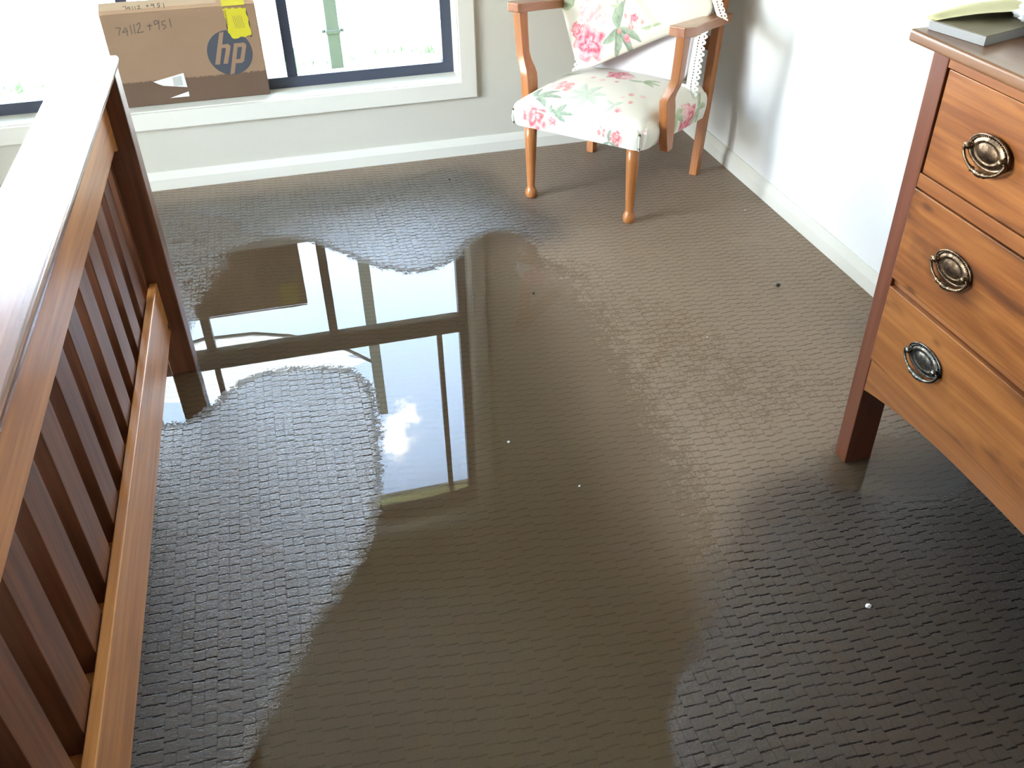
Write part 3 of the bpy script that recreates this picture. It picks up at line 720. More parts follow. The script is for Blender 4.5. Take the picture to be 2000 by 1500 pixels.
def paint(u, v, motifs, base=CREAM):
    col = np.tile(np.array(base), (u.size, 1))
    wob = 0.006 * (vnoise(u * 60, v * 60) - 0.5)
    for m in motifs:
        kind = m[0]
        if kind == 'rose':
            _, cx_, cy_, r, tone = m
            dx, dy = u - cx_, v - cy_; rad = np.hypot(dx, dy) + wob; th = np.arctan2(dy, dx)
            edge = r * (1 + 0.13 * np.sin(5 * th + 11 * cx_) + 0.08 * np.sin(9 * th + 1))
            al = np.clip((edge - rad) / 0.004, 0, 1)
            pet = 0.5 + 0.5 * np.sin(rad / r * 11 + 1.7 * np.sin(3 * th + 17 * cy_) + 1.2 * np.sin(5 * th + rad / r * 4))
            pet = np.clip(pet * 0.8 + 0.5 * (vnoise(u * 140, v * 140) - 0.4), 0, 1)
            a, c = map(np.array, PINKS[tone]); cc = a + (c - a) * pet[:, None]
            al = al * (0.75 + 0.25 * (rad < edge * 0.8))
        elif kind == 'leaf':
            _, cx_, cy_, ln, wd, ang, tone = m
            dx, dy = u - cx_, v - cy_; ca, sa = math.cos(ang), math.sin(ang)
            s = (dx * ca + dy * sa) / ln; q = (-dx * sa + dy * ca) - 0.10 * ln * np.sin(np.pi * s)
            half = wd * np.sqrt(np.clip(np.sin(np.pi * np.clip(s, 0, 1)), 0, 1)) * (1 - 0.35 * s)
            al = np.clip((half - np.abs(q + wob * 0.5)) / 0.002, 0, 1) * ((s > 0) & (s < 1))
            sh = np.clip(0.5 + q / (2 * wd + 1e-6) + 0.5 * (vnoise(u * 200, v * 90) - 0.5), 0, 1)
            a, c = map(np.array, GREENS[tone]); cc = a + (c - a) * sh[:, None]
            al = al * 0.9
        elif kind == 'bud':
            _, cx_, cy_, r, tone = m
            rad = np.hypot(u - cx_, (v - cy_) * 0.75) + wob * 0.6
            al = np.clip((r - rad) / 0.003, 0, 1) * 0.85
            a, c = map(np.array, PINKS[tone]); cc = a + (c - a) * np.clip(vnoise(u * 160, v * 160), 0, 1)[:, None]
        col = col * (1 - al[:, None]) + cc * al[:, None]
    wash = 0.97 + 0.03 * vnoise(u * 12, v * 12)
    return np.clip(col * wash[:, None], 0, 1)
def set_print(me, cols):
    ca = me.color_attributes.new('print', 'FLOAT_COLOR', 'POINT')
    buf = np.ones((cols.shape[0], 4), np.float32); buf[:, :3] = cols; ca.data.foreach_set('color', buf.ravel())
def leaves(cx_, cy_, angs, ln, wd, tone): return [('leaf', cx_, cy_, ln * (0.8 + 0.3 * ((i * 7) % 3) / 2), wd, a, tone) for i, a in enumerate(angs)]

# ------------------------------------------------------------------ armchair
ROT = math.radians(-47.72)
chair = thing('armchair', 'low timber armchair with floral upholstered seat in the corner by the window', 'armchair', (-0.740, -0.680, 0), ROT)
def seat_mesh():
    hx0, hx1, hy0, hy1 = -0.288, 0.274, -0.034, 0.545
    n = 170; r = 0.044
    def zb(y): return 0.300 - 0.085 * np.clip(y, 0, 1)
    def zt(y): return 0.392 - 0.02 * np.clip(y, 0, 1)
    parts_v, parts_f, base = [], [], 0
    lin = np.linspace(-1, 1, n)
    A, B = np.meshgrid(lin, lin); nz = 46; linz = np.linspace(-1, 1, nz); As, Zs = np.meshgrid(lin, linz)
    for axis, sgn in ((2, 1), (2, -1), (0, 1), (0, -1), (1, 1), (1, -1)):
        if axis == 2: P = np.stack([A, B, np.full_like(A, sgn)], -1); sh = A.shape
        elif axis == 0: P = np.stack([np.full_like(As, sgn), As, Zs], -1); sh = As.shape
        else: P = np.stack([As, np.full_like(As, sgn), Zs], -1); sh = As.shape
        P = P.reshape(-1, 3)
        hw, hd = (hx1 - hx0) / 2, (hy1 - hy0) / 2
        x = P[:, 0] * hw; y = P[:, 1] * hd; hz = 0.055; z = P[:, 2] * hz
        # round the upper edges and the corners
        ix = np.clip(x, -hw + r, hw - r); iy = np.clip(y, -hd + r, hd - r); iz = np.clip(z, -hz, hz - r)
        d = np.stack([x - ix, y - iy, z - iz], 1); ln = np.linalg.norm(d, axis=1) + 1e-9
        k = np.where(ln > r, r / ln, 1.0)[:, None]
        d = d * k; q = np.stack([ix, iy, iz], 1) + d
        X = q[:, 0] + (hx0 + hx1) / 2; Y = q[:, 1] + (hy0 + hy1) / 2
        f = (q[:, 2] + hz) / (2 * hz)
        Z = zb(Y) * (1 - f) + zt(Y) * f
        sx, sy = np.clip(np.abs(q[:, 0]) / hw, 0, 1), np.clip(np.abs(q[:, 1]) / hd, 0, 1)
        Z = Z + np.clip(f - 0.35, 0, 1) / 0.65 * 0.050 * (1 - sx ** 2.4) * (1 - sy ** 2.6)
        # sides bulge a little in the middle of their height
        bul = 0.010 * np.sin(np.pi * np.clip(f, 0, 1))
        X = X + np.sign(q[:, 0]) * bul * (sx > 0.97); Y = Y + np.sign(q[:, 1]) * bul * (sy > 0.97)
        parts_v.append(np.stack([X, Y, Z], 1))
        ii = np.arange(P.shape[0]).reshape(sh) + base
        parts_f.append(np.stack([ii[:-1, :-1].ravel(), ii[:-1, 1:].ravel(), ii[1:, 1:].ravel(), ii[1:, :-1].ravel()], 1)); base += P.shape[0]
    V = np.concatenate(parts_v); F = np.concatenate(parts_f)
    return V, F
V, F = seat_mesh()
me = bpy.data.meshes.new('seat'); me.from_pydata(V.tolist(), [], F.tolist())
top = 0.40; drop = np.clip(top - V[:, 2], 0, 1)
front = V[:, 1] < -0.020; right = (V[:, 0] > 0.262) & ~front; left = (V[:, 0] < -0.276) & ~front
U_ = V[:, 0] + np.where(right, drop, 0) - np.where(left, drop, 0); W_ = V[:, 1] - np.where(front, drop, 0)
R_ = math.radians
motifs = []
motifs += leaves(-0.215, 0.02, [R_(100), R_(35), R_(5), R_(-30)], 0.105, 0.018, 'dark') + leaves(-0.095, -0.060, [R_(120), R_(60), R_(10), R_(-30)], 0.075, 0.017, 'dark')
motifs += leaves(-0.02, 0.075, [R_(20), R_(75), R_(120), R_(165), R_(215), R_(270), R_(320)], 0.095, 0.020, 'pale') + leaves(0.11, 0.05, [R_(60), R_(150), R_(250)], 0.05, 0.012, 'pale')
motifs += [('rose', -0.245, -0.025, 0.055, 'pale'), ('rose', -0.175, -0.088, 0.056, 'coral'), ('rose', -0.10, -0.095, 0.020, 'coral'), ('bud', -0.125, -0.085, 0.012, 'pale')]
motifs += [('rose', -0.150, 0.135, 0.034, 'pale'), ('bud', -0.175, 0.160, 0.018, 'coral'), ('bud', -0.130, 0.135, 0.021, 'coral'), ('bud', -0.120, 0.100, 0.017, 'coral'), ('bud', -0.160, 0.108, 0.016, 'coral'), ('bud', -0.195, 0.125, 0.015, 'pale'), ('bud', -0.21, 0.165, 0.016, 'pale')]
motifs += [('rose', -0.01, 0.32, 0.055, 'deep'), ('rose', 0.03, 0.31, 0.030, 'pale'), ('bud', -0.085, 0.24, 0.011, 'coral'), ('bud', -0.035, 0.225, 0.012, 'pale'), ('bud', 0.02, 0.235, 0.010, 'coral')]
motifs += [('bud', 0.125, 0.155, 0.012, 'coral'), ('bud', 0.15, 0.10, 0.010, 'coral'), ('bud', 0.11, 0.115, 0.009, 'pale'), ('bud', 0.165, 0.17, 0.012, 'pale')]
motifs += [('rose', 0.135, 0.028, 0.018, 'pale'), ('bud', 0.135, 0.022, 0.009, 'coral'), ('bud', 0.105, -0.075, 0.009, 'coral'), ('bud', 0.120, -0.088, 0.008, 'coral'), ('bud', 0.10, -0.10, 0.010, 'coral'), ('bud', 0.118, -0.105, 0.007, 'coral'), ('rose', 0.168, -0.105, 0.028, 'coral')]
motifs += leaves(0.14, -0.125, [R_(200), R_(330), R_(80)], 0.045, 0.008, 'dark') + leaves(-0.25, 0.28, [R_(10), R_(60)], 0.10, 0.018, 'mid') + leaves(-0.12, 0.42, [R_(200), R_(160)], 0.08, 0.016, 'mid') + leaves(0.10, 0.30, [R_(-20), R_(15), R_(50), R_(200)], 0.07, 0.014, 'mid')
motifs += leaves(0.02, -0.045, [R_(-80), R_(-40)], 0.06, 0.010, 'pale')
motifs += [('rose', 0.375, 0.33, 0.070, 'deep'), ('rose', 0.335, 0.30, 0.04, 'pale'), ('rose', 0.42, 0.12, 0.04, 'pale')]
motifs += leaves(0.33, 0.22, [R_(100), R_(60), R_(-10), R_(-60), R_(200)], 0.09, 0.020, 'mid') + leaves(0.36, 0.42, [R_(10), R_(80), R_(140), R_(-50)], 0.08, 0.018, 'mid') + leaves(0.40, 0.02, [R_(30), R_(110)], 0.07, 0.016, 'mid')
motifs += [('bud', 0.38, 0.08, 0.012, 'coral'), ('bud', 0.40, 0.20, 0.012, 'coral'), ('bud', 0.30, -0.02, 0.012, 'pale')]
motifs += [('rose', -0.36, 0.15, 0.04, 'coral')] + leaves(-0.35, 0.3, [R_(20), R_(120), R_(220)], 0.08, 0.018, 'mid')
set_print(me, paint(U_, W_, motifs)); me.materials.append(M['floral'])
seat = bpy.data.objects.new('seat', me); COL.objects.link(seat); seat.parent = chair
me.polygons.foreach_set('use_smooth', [True] * len(me.polygons))
wl = seat.modifiers.new('weld', 'WELD'); wl.merge_threshold = 0.0003
# folded corner pleats closed with brass studs
for (sx_, xs_) in ((-1, -0.287), (1, 0.273)):
    b = new_bm(); px_ = xs_ - sx_ * 0.012
    tube(b, [(px_, -0.0385, 0.302), (px_ + sx_ * 0.001, -0.0425, 0.335), (px_, -0.0400, 0.366)], [0.0028, 0.0034, 0.0015], 8)
    obj('corner_pleat', b, M['lace'], seat, smooth=True)
    for z_ in (0.312, 0.362):
        b = new_bm(); bmesh.ops.create_uvsphere(b, u_segments=16, v_segments=8, radius=0.0056, matrix=Matrix.Translation((px_, -0.0395, z_)) @ Matrix.Diagonal((1, 0.5, 1, 1)))
        obj('stud', b, M['stud'], seat, smooth=True)
# legs
for sx_ in (-1, 1):
    b = new_bm()
    lathe(b, [(0.015, 0.0), (0.021, 0.003), (0.0235, 0.014), (0.0235, 0.026), (0.020, 0.036), (0.0155, 0.046), (0.0155, 0.055), (0.0175, 0.10), (0.0205, 0.17), (0.0235, 0.24), (0.0250, 0.31)], sx_ * 0.221, 0.0, 28)
    obj('front_leg', b, M['chair_wood'], chair, smooth=True)
def sweep_rect(bm, secs):
    """secs: (x0, x1, y0, y1, z)"""
    ring_loft(bm, [[(x0, y0, z), (x1, y0, z), (x1, y1, z), (x0, y1, z)] for x0, x1, y0, y1, z in secs])
for sx_ in (-1, 1):
    b = new_bm(); secs = []
    for z, xc, yc in ((0, 0.247, 0.546), (0.15, 0.252, 0.556), (0.30, 0.257, 0.566), (0.45, 0.262, 0.574), (0.60, 0.266, 0.585), (0.75, 0.268, 0.612), (0.90, 0.270, 0.650), (1.02, 0.270, 0.690)):
        w_ = 0.0165; d_ = 0.019 + 0.007 * min(1, z / 0.45)
        secs.append((sx_ * xc - w_, sx_ * xc + w_, yc - d_, yc + d_, z))
    sweep_rect(b, secs); obj('back_leg', b, M['chair_wood'], chair, bevel=0.003)
# arm supports: bent plates standing outside the seat
for sx_ in (-1, 1):
    b = new_bm(); secs = []
    for z, xc, y0_, y1_ in ((0.262, 0.297, 0.098, 0.140), (0.30, 0.296, 0.088, 0.146), (0.36, 0.296, 0.078, 0.148), (0.42, 0.294, 0.072, 0.144), (0.452, 0.293, 0.068, 0.138), (0.475, 0.300, 0.073, 0.134), (0.500, 0.312, 0.080, 0.130), (0.530, 0.322, 0.084, 0.130), (0.61, 0.328, 0.083, 0.131), (0.681, 0.332, 0.080, 0.134)):
        secs.append((sx_ * xc - 0.0165, sx_ * xc + 0.0165, y0_, y1_, z))
    sweep_rect(b, secs); obj('arm_support', b, M['chair_wood'], chair, bevel=0.003)
for sx_ in (-1, 1):
    b = new_bm(); out_ = []
    xi = lambda v: sx_ * v
    outline = [(0.302, 0.048), (0.348, 0.044), (0.362, 0.090), (0.350, 0.20), (0.334, 0.36), (0.316, 0.54), (0.304, 0.628), (0.262, 0.628), (0.268, 0.54), (0.284, 0.36), (0.298, 0.20), (0.300, 0.110), (0.296, 0.075)]
    if sx_ > 0: outline = [(0.302, 0.048), (0.362, 0.044), (0.378, 0.105), (0.358, 0.20), (0.334, 0.36), (0.316, 0.54), (0.304, 0.628), (0.262, 0.628), (0.262, 0.54), (0.270, 0.36), (0.286, 0.20), (0.296, 0.110)]
    zt_ = lambda y_: 0.722 - 0.150 * (y_ - 0.05)
    bot = [(xi(x), y, zt_(y) - 0.034) for x, y in outline]; top_ = [(xi(x), y, zt_(y)) for x, y in outline]
    if sx_ < 0: bot.reverse(); top_.reverse()
    hexa(b, bot, top_); obj('armrest', b, M['chair_arm'], chair, bevel=0.004, seg=3)
# back of the chair: top rail, slats and lower rail between the posts
b = new_bm()
hexa(b, [(-0.255, 0.648, 0.90), (0.255, 0.648, 0.90), (0.255, 0.668, 0.90), (-0.255, 0.668, 0.90)], [(-0.255, 0.672, 0.99), (0.255, 0.672, 0.99), (0.255, 0.692, 0.99), (-0.255, 0.692, 0.99)])
obj('crest_rail', b, M['chair_wood'], chair, bevel=0.004)
b = new_bm()
hexa(b, [(-0.25, 0.572, 0.50), (0.25, 0.572, 0.50), (0.25, 0.590, 0.50), (-0.25, 0.590, 0.50)], [(-0.25, 0.578, 0.55), (0.25, 0.578, 0.55), (0.25, 0.596, 0.55), (-0.25, 0.596, 0.55)])
obj('back_rail', b, M['chair_wood'], chair, bevel=0.004)
for i in range(4):
    x = -0.165 + 0.11 * i; b = new_bm()
    ring_loft(b, [[(x - 0.016, y, z), (x + 0.016, y, z), (x + 0.016, y + 0.01, z), (x - 0.016, y + 0.01, z)] for y, z in ((0.580, 0.545), (0.592, 0.65), (0.618, 0.78), (0.652, 0.905))])
    obj('back_slat', b, M['chair_wood'], chair, bevel=0.002)
b = new_bm(); bx(b, -0.20, 0.20, 0.050, 0.070, 0.275, 0.300); bx(b, -0.20, 0.20, 0.47, 0.49, 0.245, 0.262); bx(b, -0.20, -0.18, 0.07, 0.47, 0.262, 0.275); bx(b, 0.18, 0.20, 0.07, 0.47, 0.262, 0.275)
obj('seat_frame', b, M['chair_wood'], chair)

# ------------------------------------------------------------------ cushions
CM = Matrix.Translation((-0.740, -0.680, 0)) @ Matrix.Rotation(ROT, 4, 'Z')
def pillow(P0, E1, E2, thick, name, mat, motifs=None, n=120, sag=0.0, crease=None):
    P0, E1, E2 = map(Vector, (P0, E1, E2)); l1, l2 = E1.length, E2.length; e1 = E1 / l1; e2 = (E2 - E2.dot(e1) * e1).normalized(); nn = e1.cross(e2)
    lin = np.linspace(-1, 1, n); A, B = np.meshgrid(lin, lin); a, c = A.ravel(), B.ravel()
    prof = np.clip((1 - np.abs(a) ** 2.6), 0, 1) ** 0.55 * np.clip((1 - np.abs(c) ** 2.6), 0, 1) ** 0.55
    # edges draw in between the corners
    pin = 0.025
    rc = 1 - 0.075 * np.abs(a * c) ** 7
    aa = a * (1 - pin * (1 - c ** 2)) * rc; cc = c * (1 - pin * (1 - a ** 2)) * rc
    V = []; F = []
    idx = np.arange(n * n).reshape(n, n)
    wr = 0.004 * np.sin(9 * a + 5 * c) * np.sin(4 * c - 3 * a) + 0.003 * np.sin(17 * (a - c)) * np.clip(np.abs(a * c), 0, 1)
    if crease is not None: wr = wr + crease(a, c)
    mats = np.array([e1, e2, nn])
    for sg in (1, -1):
        h = sg * thick / 2 * prof + (wr * prof if sg > 0 else -wr * prof)
        L_ = np.stack([(aa + 1) / 2 * l1, (cc + 1) / 2 * l2, h], 1)
        Wp = L_ @ mats + np.array(P0)
        Wp[:, 2] -= sag * (1 - a ** 2) * (1 - c ** 2)
        V.append(Wp)
    Vv = np.concatenate(V)
    F = np.stack([idx[:-1, :-1].ravel(), idx[:-1, 1:].ravel(), idx[1:, 1:].ravel(), idx[1:, :-1].ravel()], 1)
    F2 = F[:, ::-1] + n * n
    Fa = np.concatenate([F, F2])
    ctr = Vv.mean(0); me = bpy.data.meshes.new(name)
    me.from_pydata((Vv - ctr).tolist(), [], Fa.tolist()); me.materials.append(mat)
    if motifs is not None:
        uu = np.tile((a + 1) / 2 * l1, 2); vv_ = np.tile((c + 1) / 2 * l2, 2); set_print(me, paint(uu, vv_, motifs, (0.79, 0.73, 0.61)))
    me.polygons.foreach_set('use_smooth', [True] * len(me.polygons))
    root = bpy.data.objects.new(name, me); COL.objects.link(root)
    wl = root.modifiers.new('weld', 'WELD'); wl.merge_threshold = 0.0008
    root.matrix_world = CM @ Matrix.Translation(Vector(ctr))
    return root, P0, e1, e2, nn, l1, l2, Vector(ctr)
def lace_strip(pill, sides, width, mat, name, wave=0.0):
    root, P0, e1, e2, nn, l1, l2, ctr = pill
    b = new_bm(); cell = 0.0026; nw = int(width / cell)
    cor = [P0, P0 + e1 * l1, P0 + e1 * l1 + e2 * l2, P0 + e2 * l2]
    outd = [-e2, e1, e2, -e1]
    for s in sides:
        A, Bp = cor[s], cor[(s + 1) % 4]; d = (Bp - A); ln = d.length; d.normalize(); o_ = outd[s]; n = int((ln + 2 * width) / cell)
        grid = {}
        def vert(i, j):
            if (i, j) not in grid:
                t_ = -width + i * cell; f = min(max(t_ / ln, 0), 1); q = j * cell
                pinch = 0.0125 * (l2 if s % 2 == 0 else l1) * (1 - (2 * f - 1) ** 2)
                p = A + d * t_ + o_ * (q - pinch - 0.002) + nn * (0.005 * math.sin(t_ * 95) * q / width + wave * q)
                grid[(i, j)] = b.verts.new(p - ctr)
            return grid[(i, j)]
        for i in range(n):
            t_ = -width + i * cell; ph = (t_ % 0.021) / 0.021
            lim = width * (0.74 + 0.26 * abs(math.sin(math.pi * ph)))
            ends = max(0, -t_, t_ - ln); 
            for j in range(nw):
                q = j * cell
                if q > lim or ends > q + 0.002: continue
                # openwork: two rows of holes
                hx_, hq = ((t_ % 0.0105) - 0.00525), (q - width * 0.38)
                if hx_ ** 2 + hq ** 2 < 0.0031 ** 2: continue
                hx_, hq = ((t_ % 0.021) - 0.0105), (q - width * 0.72)
                if (hx_ * 0.8) ** 2 + hq ** 2 < 0.0030 ** 2: continue
                b.faces.new((vert(i, j), vert(i + 1, j), vert(i + 1, j + 1), vert(i, j + 1)))
    o = obj(name, b, mat, root); sd = o.modifiers.new('solid', 'SOLIDIFY'); sd.thickness = 0.0012
    return o

back = pillow((-0.225, 0.415, 0.408), (0.455, 0.0, 0.0), (0.0, 0.12, 0.44), 0.085, 'lace_cushion', M['white_fabric'], n=70)
tag(back[0], 'plain white cushion with crochet lace edging behind the floral cushion', 'cushion')
lace_strip(back, (0, 1, 2, 3), 0.052, M['lace'], 'lace_edging')
cm = []
cm += [('rose', 0.085, 0.080, 0.066, 'deep'), ('rose', 0.052, 0.150, 0.030, 'deep'), ('rose', 0.12, 0.185, 0.050, 'pale'), ('rose', 0.165, 0.145, 0.035, 'pale'), ('bud', 0.045, 0.160, 0.018, 'coral'), ('rose', 0.05, 0.42, 0.03, 'coral')]
cm += leaves(0.215, 0.085, [R_(200), R_(240), R_(275), R_(75), R_(310), R_(55)], 0.105, 0.019, 'dark') + leaves(0.055, 0.24, [R_(100), R_(60), R_(140)], 0.07, 0.018, 'mid') + leaves(0.33, 0.23, [R_(20), R_(80), R_(150), R_(200), R_(-40)], 0.085, 0.024, 'mid')
cm += leaves(0.30, 0.34, [R_(30), R_(100), R_(220)], 0.08, 0.024, 'mid') + leaves(0.47, 0.14, [R_(60), R_(120), R_(200)], 0.06, 0.022, 'mid') + leaves(0.14, 0.40, [R_(10), R_(80)], 0.07, 0.022, 'dark')
cm += [('bud', 0.265, 0.075, 0.013, 'coral'), ('rose', 0.285, 0.095, 0.018, 'deep'), ('bud', 0.255, 0.115, 0.010, 'coral'), ('bud', 0.235, 0.038, 0.013, 'deep'), ('bud', 0.215, 0.075, 0.009, 'coral'), ('rose', 0.40, 0.30, 0.035, 'pale'), ('bud', 0.31, 0.07, 0.009, 'coral')]
cm += leaves(0.34, 0.045, [R_(-10), R_(170)], 0.045, 0.009, 'mid') + leaves(0.24, 0.16, [R_(80), R_(150)], 0.035, 0.008, 'mid') + [('rose', 0.26, 0.20, 0.03, 'pale'), ('rose', 0.42, 0.40, 0.05, 'deep')]
crs = lambda a, c: 0.018 * np.exp(-((c + 0.05 - 0.45 * a) / 0.10) ** 2) - 0.013 * np.exp(-((a - 0.05 + 0.3 * c) / 0.07) ** 2) * (c > -0.8)
fl = pillow((-0.172, 0.272, 0.424), (0.49, 0.160, 0.245), (-0.30, 0.15, 0.39), 0.125, 'floral_cushion', M['floral'], cm, n=240, crease=crs)
tag(fl[0], 'floral cushion with lace edge standing on one corner on the armchair seat', 'cushion')
lace_strip(fl, (1, 2), 0.036, M['lace'], 'lace_edging')

# ------------------------------------------------------------------ cardboard box on the sill
BX0, BX1, BYF, BYB, BZ0, BZ1 = -2.4225, -1.8465, 0.062, 0.116, 0.3285, 0.683
bc = ((BX0 + BX1) / 2, (BYF + BYB) / 2, BZ0)
D = {"letters":[[[-1.9992,0.5871],[-1.9816,0.5889],[-2.0207,0.466],[-2.0391,0.4671]],[[-1.9972,0.5413],[-1.9749,0.5424],[-1.9664,0.5343],[-1.9687,0.5227],[-1.9859,0.5242],[-1.9886,0.5278],[-2.002,0.528]],[[-1.9858,0.5248],[-1.9686,0.5233],[-1.9894,0.4666],[-2.0069,0.4672]],[[-1.9513,0.5424],[-1.9352,0.542],[-1.9727,0.4199],[-1.9896,0.4208]],[[-1.9379,0.5419],[-1.9126,0.542],[-1.9051,0.5333],[-1.9072,0.524],[-1.9227,0.526],[-1.9409,0.5266]],[[-1.9226,0.5267],[-1.9069,0.5256],[-1.9251,0.471],[-1.9359,0.4644],[-1.9443,0.4651],[-1.9386,0.4804]],[[-1.9386,0.4804],[-1.9342,0.4646],[-1.9614,0.465],[-1.956,0.4807]]],"write":[[[-2.374,0.6349],[-2.3612,0.6354],[-2.3561,0.6344],[-2.3622,0.6243],[-2.3691,0.6078]],[[-2.3377,0.6341],[-2.349,0.6216],[-2.3523,0.6173],[-2.334,0.6203]],[[-2.3352,0.6317],[-2.3375,0.6044]],[[-2.3199,0.6416],[-2.3204,0.6088]],[[-2.3057,0.6436],[-2.309,0.6095]],[[-2.2957,0.6402],[-2.2874,0.6479],[-2.2823,0.6455],[-2.2852,0.6339],[-2.3004,0.6116],[-2.2768,0.6139]],[[-2.2581,0.6333],[-2.2409,0.6344]],[[-2.249,0.6406],[-2.2519,0.6182]],[[-2.2146,0.6432],[-2.2224,0.6522],[-2.2309,0.6465],[-2.2302,0.6358],[-2.2161,0.6411],[-2.2122,0.6504],[-2.2179,0.6176]],[[-2.1882,0.6475],[-2.2016,0.6453],[-2.2035,0.632],[-2.193,0.6327],[-2.1909,0.6251],[-2.2025,0.617]],[[-2.1719,0.6535],[-2.1721,0.6223]]],"write2":[[[-2.332,0.0311],[-2.3216,0.0317],[-2.3206,0.0158]],[[-2.3116,0.029],[-2.317,0.0212],[-2.3059,0.0217]],[[-2.3079,0.0286],[-2.3071,0.0152]],[[-2.2974,0.0288],[-2.2963,0.0149]],[[-2.2879,0.029],[-2.2868,0.0152]],[[-2.28,0.0282],[-2.2734,0.0317],[-2.2707,0.026],[-2.2795,0.0156],[-2.2667,0.016]],[[-2.2483,0.0266],[-2.2371,0.0271]],[[-2.2427,0.0327],[-2.2425,0.0202]],[[-2.2208,0.0305],[-2.2269,0.034],[-2.2292,0.0259],[-2.2213,0.0251],[-2.219,0.0332],[-2.218,0.0151]],[[-2.1964,0.0351],[-2.2055,0.0339],[-2.2043,0.0254],[-2.1973,0.0247],[-2.1998,0.0157],[-2.2071,0.0165]],[[-2.1837,0.0338],[-2.182,0.0105]]],"tape":[[-1.9707,0.675],[-1.883,0.6714],[-1.8829,0.6578],[-1.8806,0.6348],[-1.8788,0.6051],[-1.8786,0.5736],[-1.886,0.5665],[-1.9443,0.5608],[-1.9569,0.5653],[-1.9635,0.5858],[-1.9646,0.6188],[-1.9656,0.6417]],"dashes":[[[-1.9695,0.6549],[-1.9642,0.6552],[-1.964,0.6399],[-1.9693,0.6397]],[[-1.9678,0.6141],[-1.9631,0.6144],[-1.9619,0.5939],[-1.9667,0.5933]],[[-1.932,0.5638],[-1.9133,0.5649],[-1.9134,0.5609],[-1.9311,0.5597]],[[-1.8825,0.5672],[-1.8768,0.5684],[-1.8759,0.5623],[-1.887,0.5613]],[[-1.882,0.6202],[-1.8772,0.6204],[-1.8767,0.6016],[-1.8815,0.6014]],[[-1.8842,0.6562],[-1.8798,0.6565],[-1.8793,0.6412],[-1.8837,0.6409]]],"label":[[-2.2871,0.4226],[-2.1665,0.4461],[-2.1641,0.3896],[-2.2534,0.4036],[-2.2713,0.4124]],"label2":[[-2.2384,0.353],[-2.163,0.3719],[-2.1639,0.3525]],"bar":[[-2.2115,0.4325],[-2.177,0.4367],[-2.1771,0.3996],[-2.2128,0.3979]],"warn":[[-1.9568,0.6572],[-1.9554,0.7051]],"disc":[[-1.974,0.5079]]}
box = thing('cardboard_box', 'brown cardboard carton with round dark logo and wet bottom standing on the window sill', 'box', bc)
def loc_(x, y, z): return (x - bc[0], y - bc[1], z - bc[2])
b = new_bm(); bx(b, BX0 - bc[0], BX1 - bc[0], BYF - bc[1], BYB - bc[1], 0, BZ1 - BZ0); obj('carton', b, M['card'], box, bevel=0.003)
FP0, FP1 = Vector((0, 0.062, 0.683)), Vector((0, 0.11, 0.716)); fd = (FP1 - FP0).normalized(); fn = Vector((1, 0, 0)).cross(fd)
def flap_pt(x, s, off=0.0): p = FP0 + fd * s + fn * off; return loc_(x, p.y, p.z)
b = new_bm(); v = [flap_pt(x, s, o_) for o_ in (0.0, 0.0035) for x, s in ((BX0, 0.0), (BX1, 0.0), (BX1 - 0.004, 0.050), (BX0 + 0.002, 0.056))]
hexa(b, v[:4], v[4:]); obj('flap', b, M['card_plain'], box, bevel=0.001)
b = new_bm(); v = [flap_pt(x, s, o_) for o_ in (0.0036, 0.0040) for x, s in ((BX0 + 0.001, 0.018), (-1.99, 0.016), (-1.99, 0.0555), (BX0 + 0.003, 0.055))]
hexa(b, v[:4], v[4:]); obj('packing_tape', b, M['clear_tape'], box)
def plate(bm, poly, y0, y1): hexa(bm, [loc_(x, y0, z) for x, z in poly], [loc_(x, y1, z) for x, z in poly])
b = new_bm(); dcx, dcz = D['disc'][0]
plate(b, [(dcx + 0.0865 * math.cos(2 * math.pi * i / 64), dcz + 0.0865 * math.sin(2 * math.pi * i / 64)) for i in range(64)], BYF - 0.0008, BYF - 0.0002)
logo = obj('logo', b, M['print_blue'], box)
b = new_bm()
for i, p in enumerate(D['letters']): plate(b, p, BYF - 0.0013 - 0.00002 * i, BYF - 0.0007)
obj('logo_letters', b, M['card'], logo)
def stroke(bm, pts, w, place):
    pts = [Vector((p[0], p[1])) for p in pts]
    for i in range(len(pts) - 1):
        a, c = pts[i], pts[i + 1]; d = (c - a); ln = d.length
        if ln < 1e-6: continue
        d /= ln; n = Vector((-d.y, d.x)) * w / 2; a2 = a - d * w * 0.3; c2 = c + d * w * 0.3
        q = [a2 + n, a2 - n, c2 - n, c2 + n]
        hexa(bm, [place(p.x, p.y, 0.0002) for p in q], [place(p.x, p.y, 0.0006 + 0.00001 * i) for p in q])
b = new_bm()
for s in D['write']: stroke(b, s, 0.0034, lambda x, z, o_: loc_(x, BYF - o_, z))
obj('handwriting', b, M['ink'], box)
b = new_bm()
for s in D['write2']: stroke(b, s, 0.0026, lambda x, s_, o_: flap_pt(x, s_, 0.0040 + o_))
obj('handwriting', b, M['ink'], box)
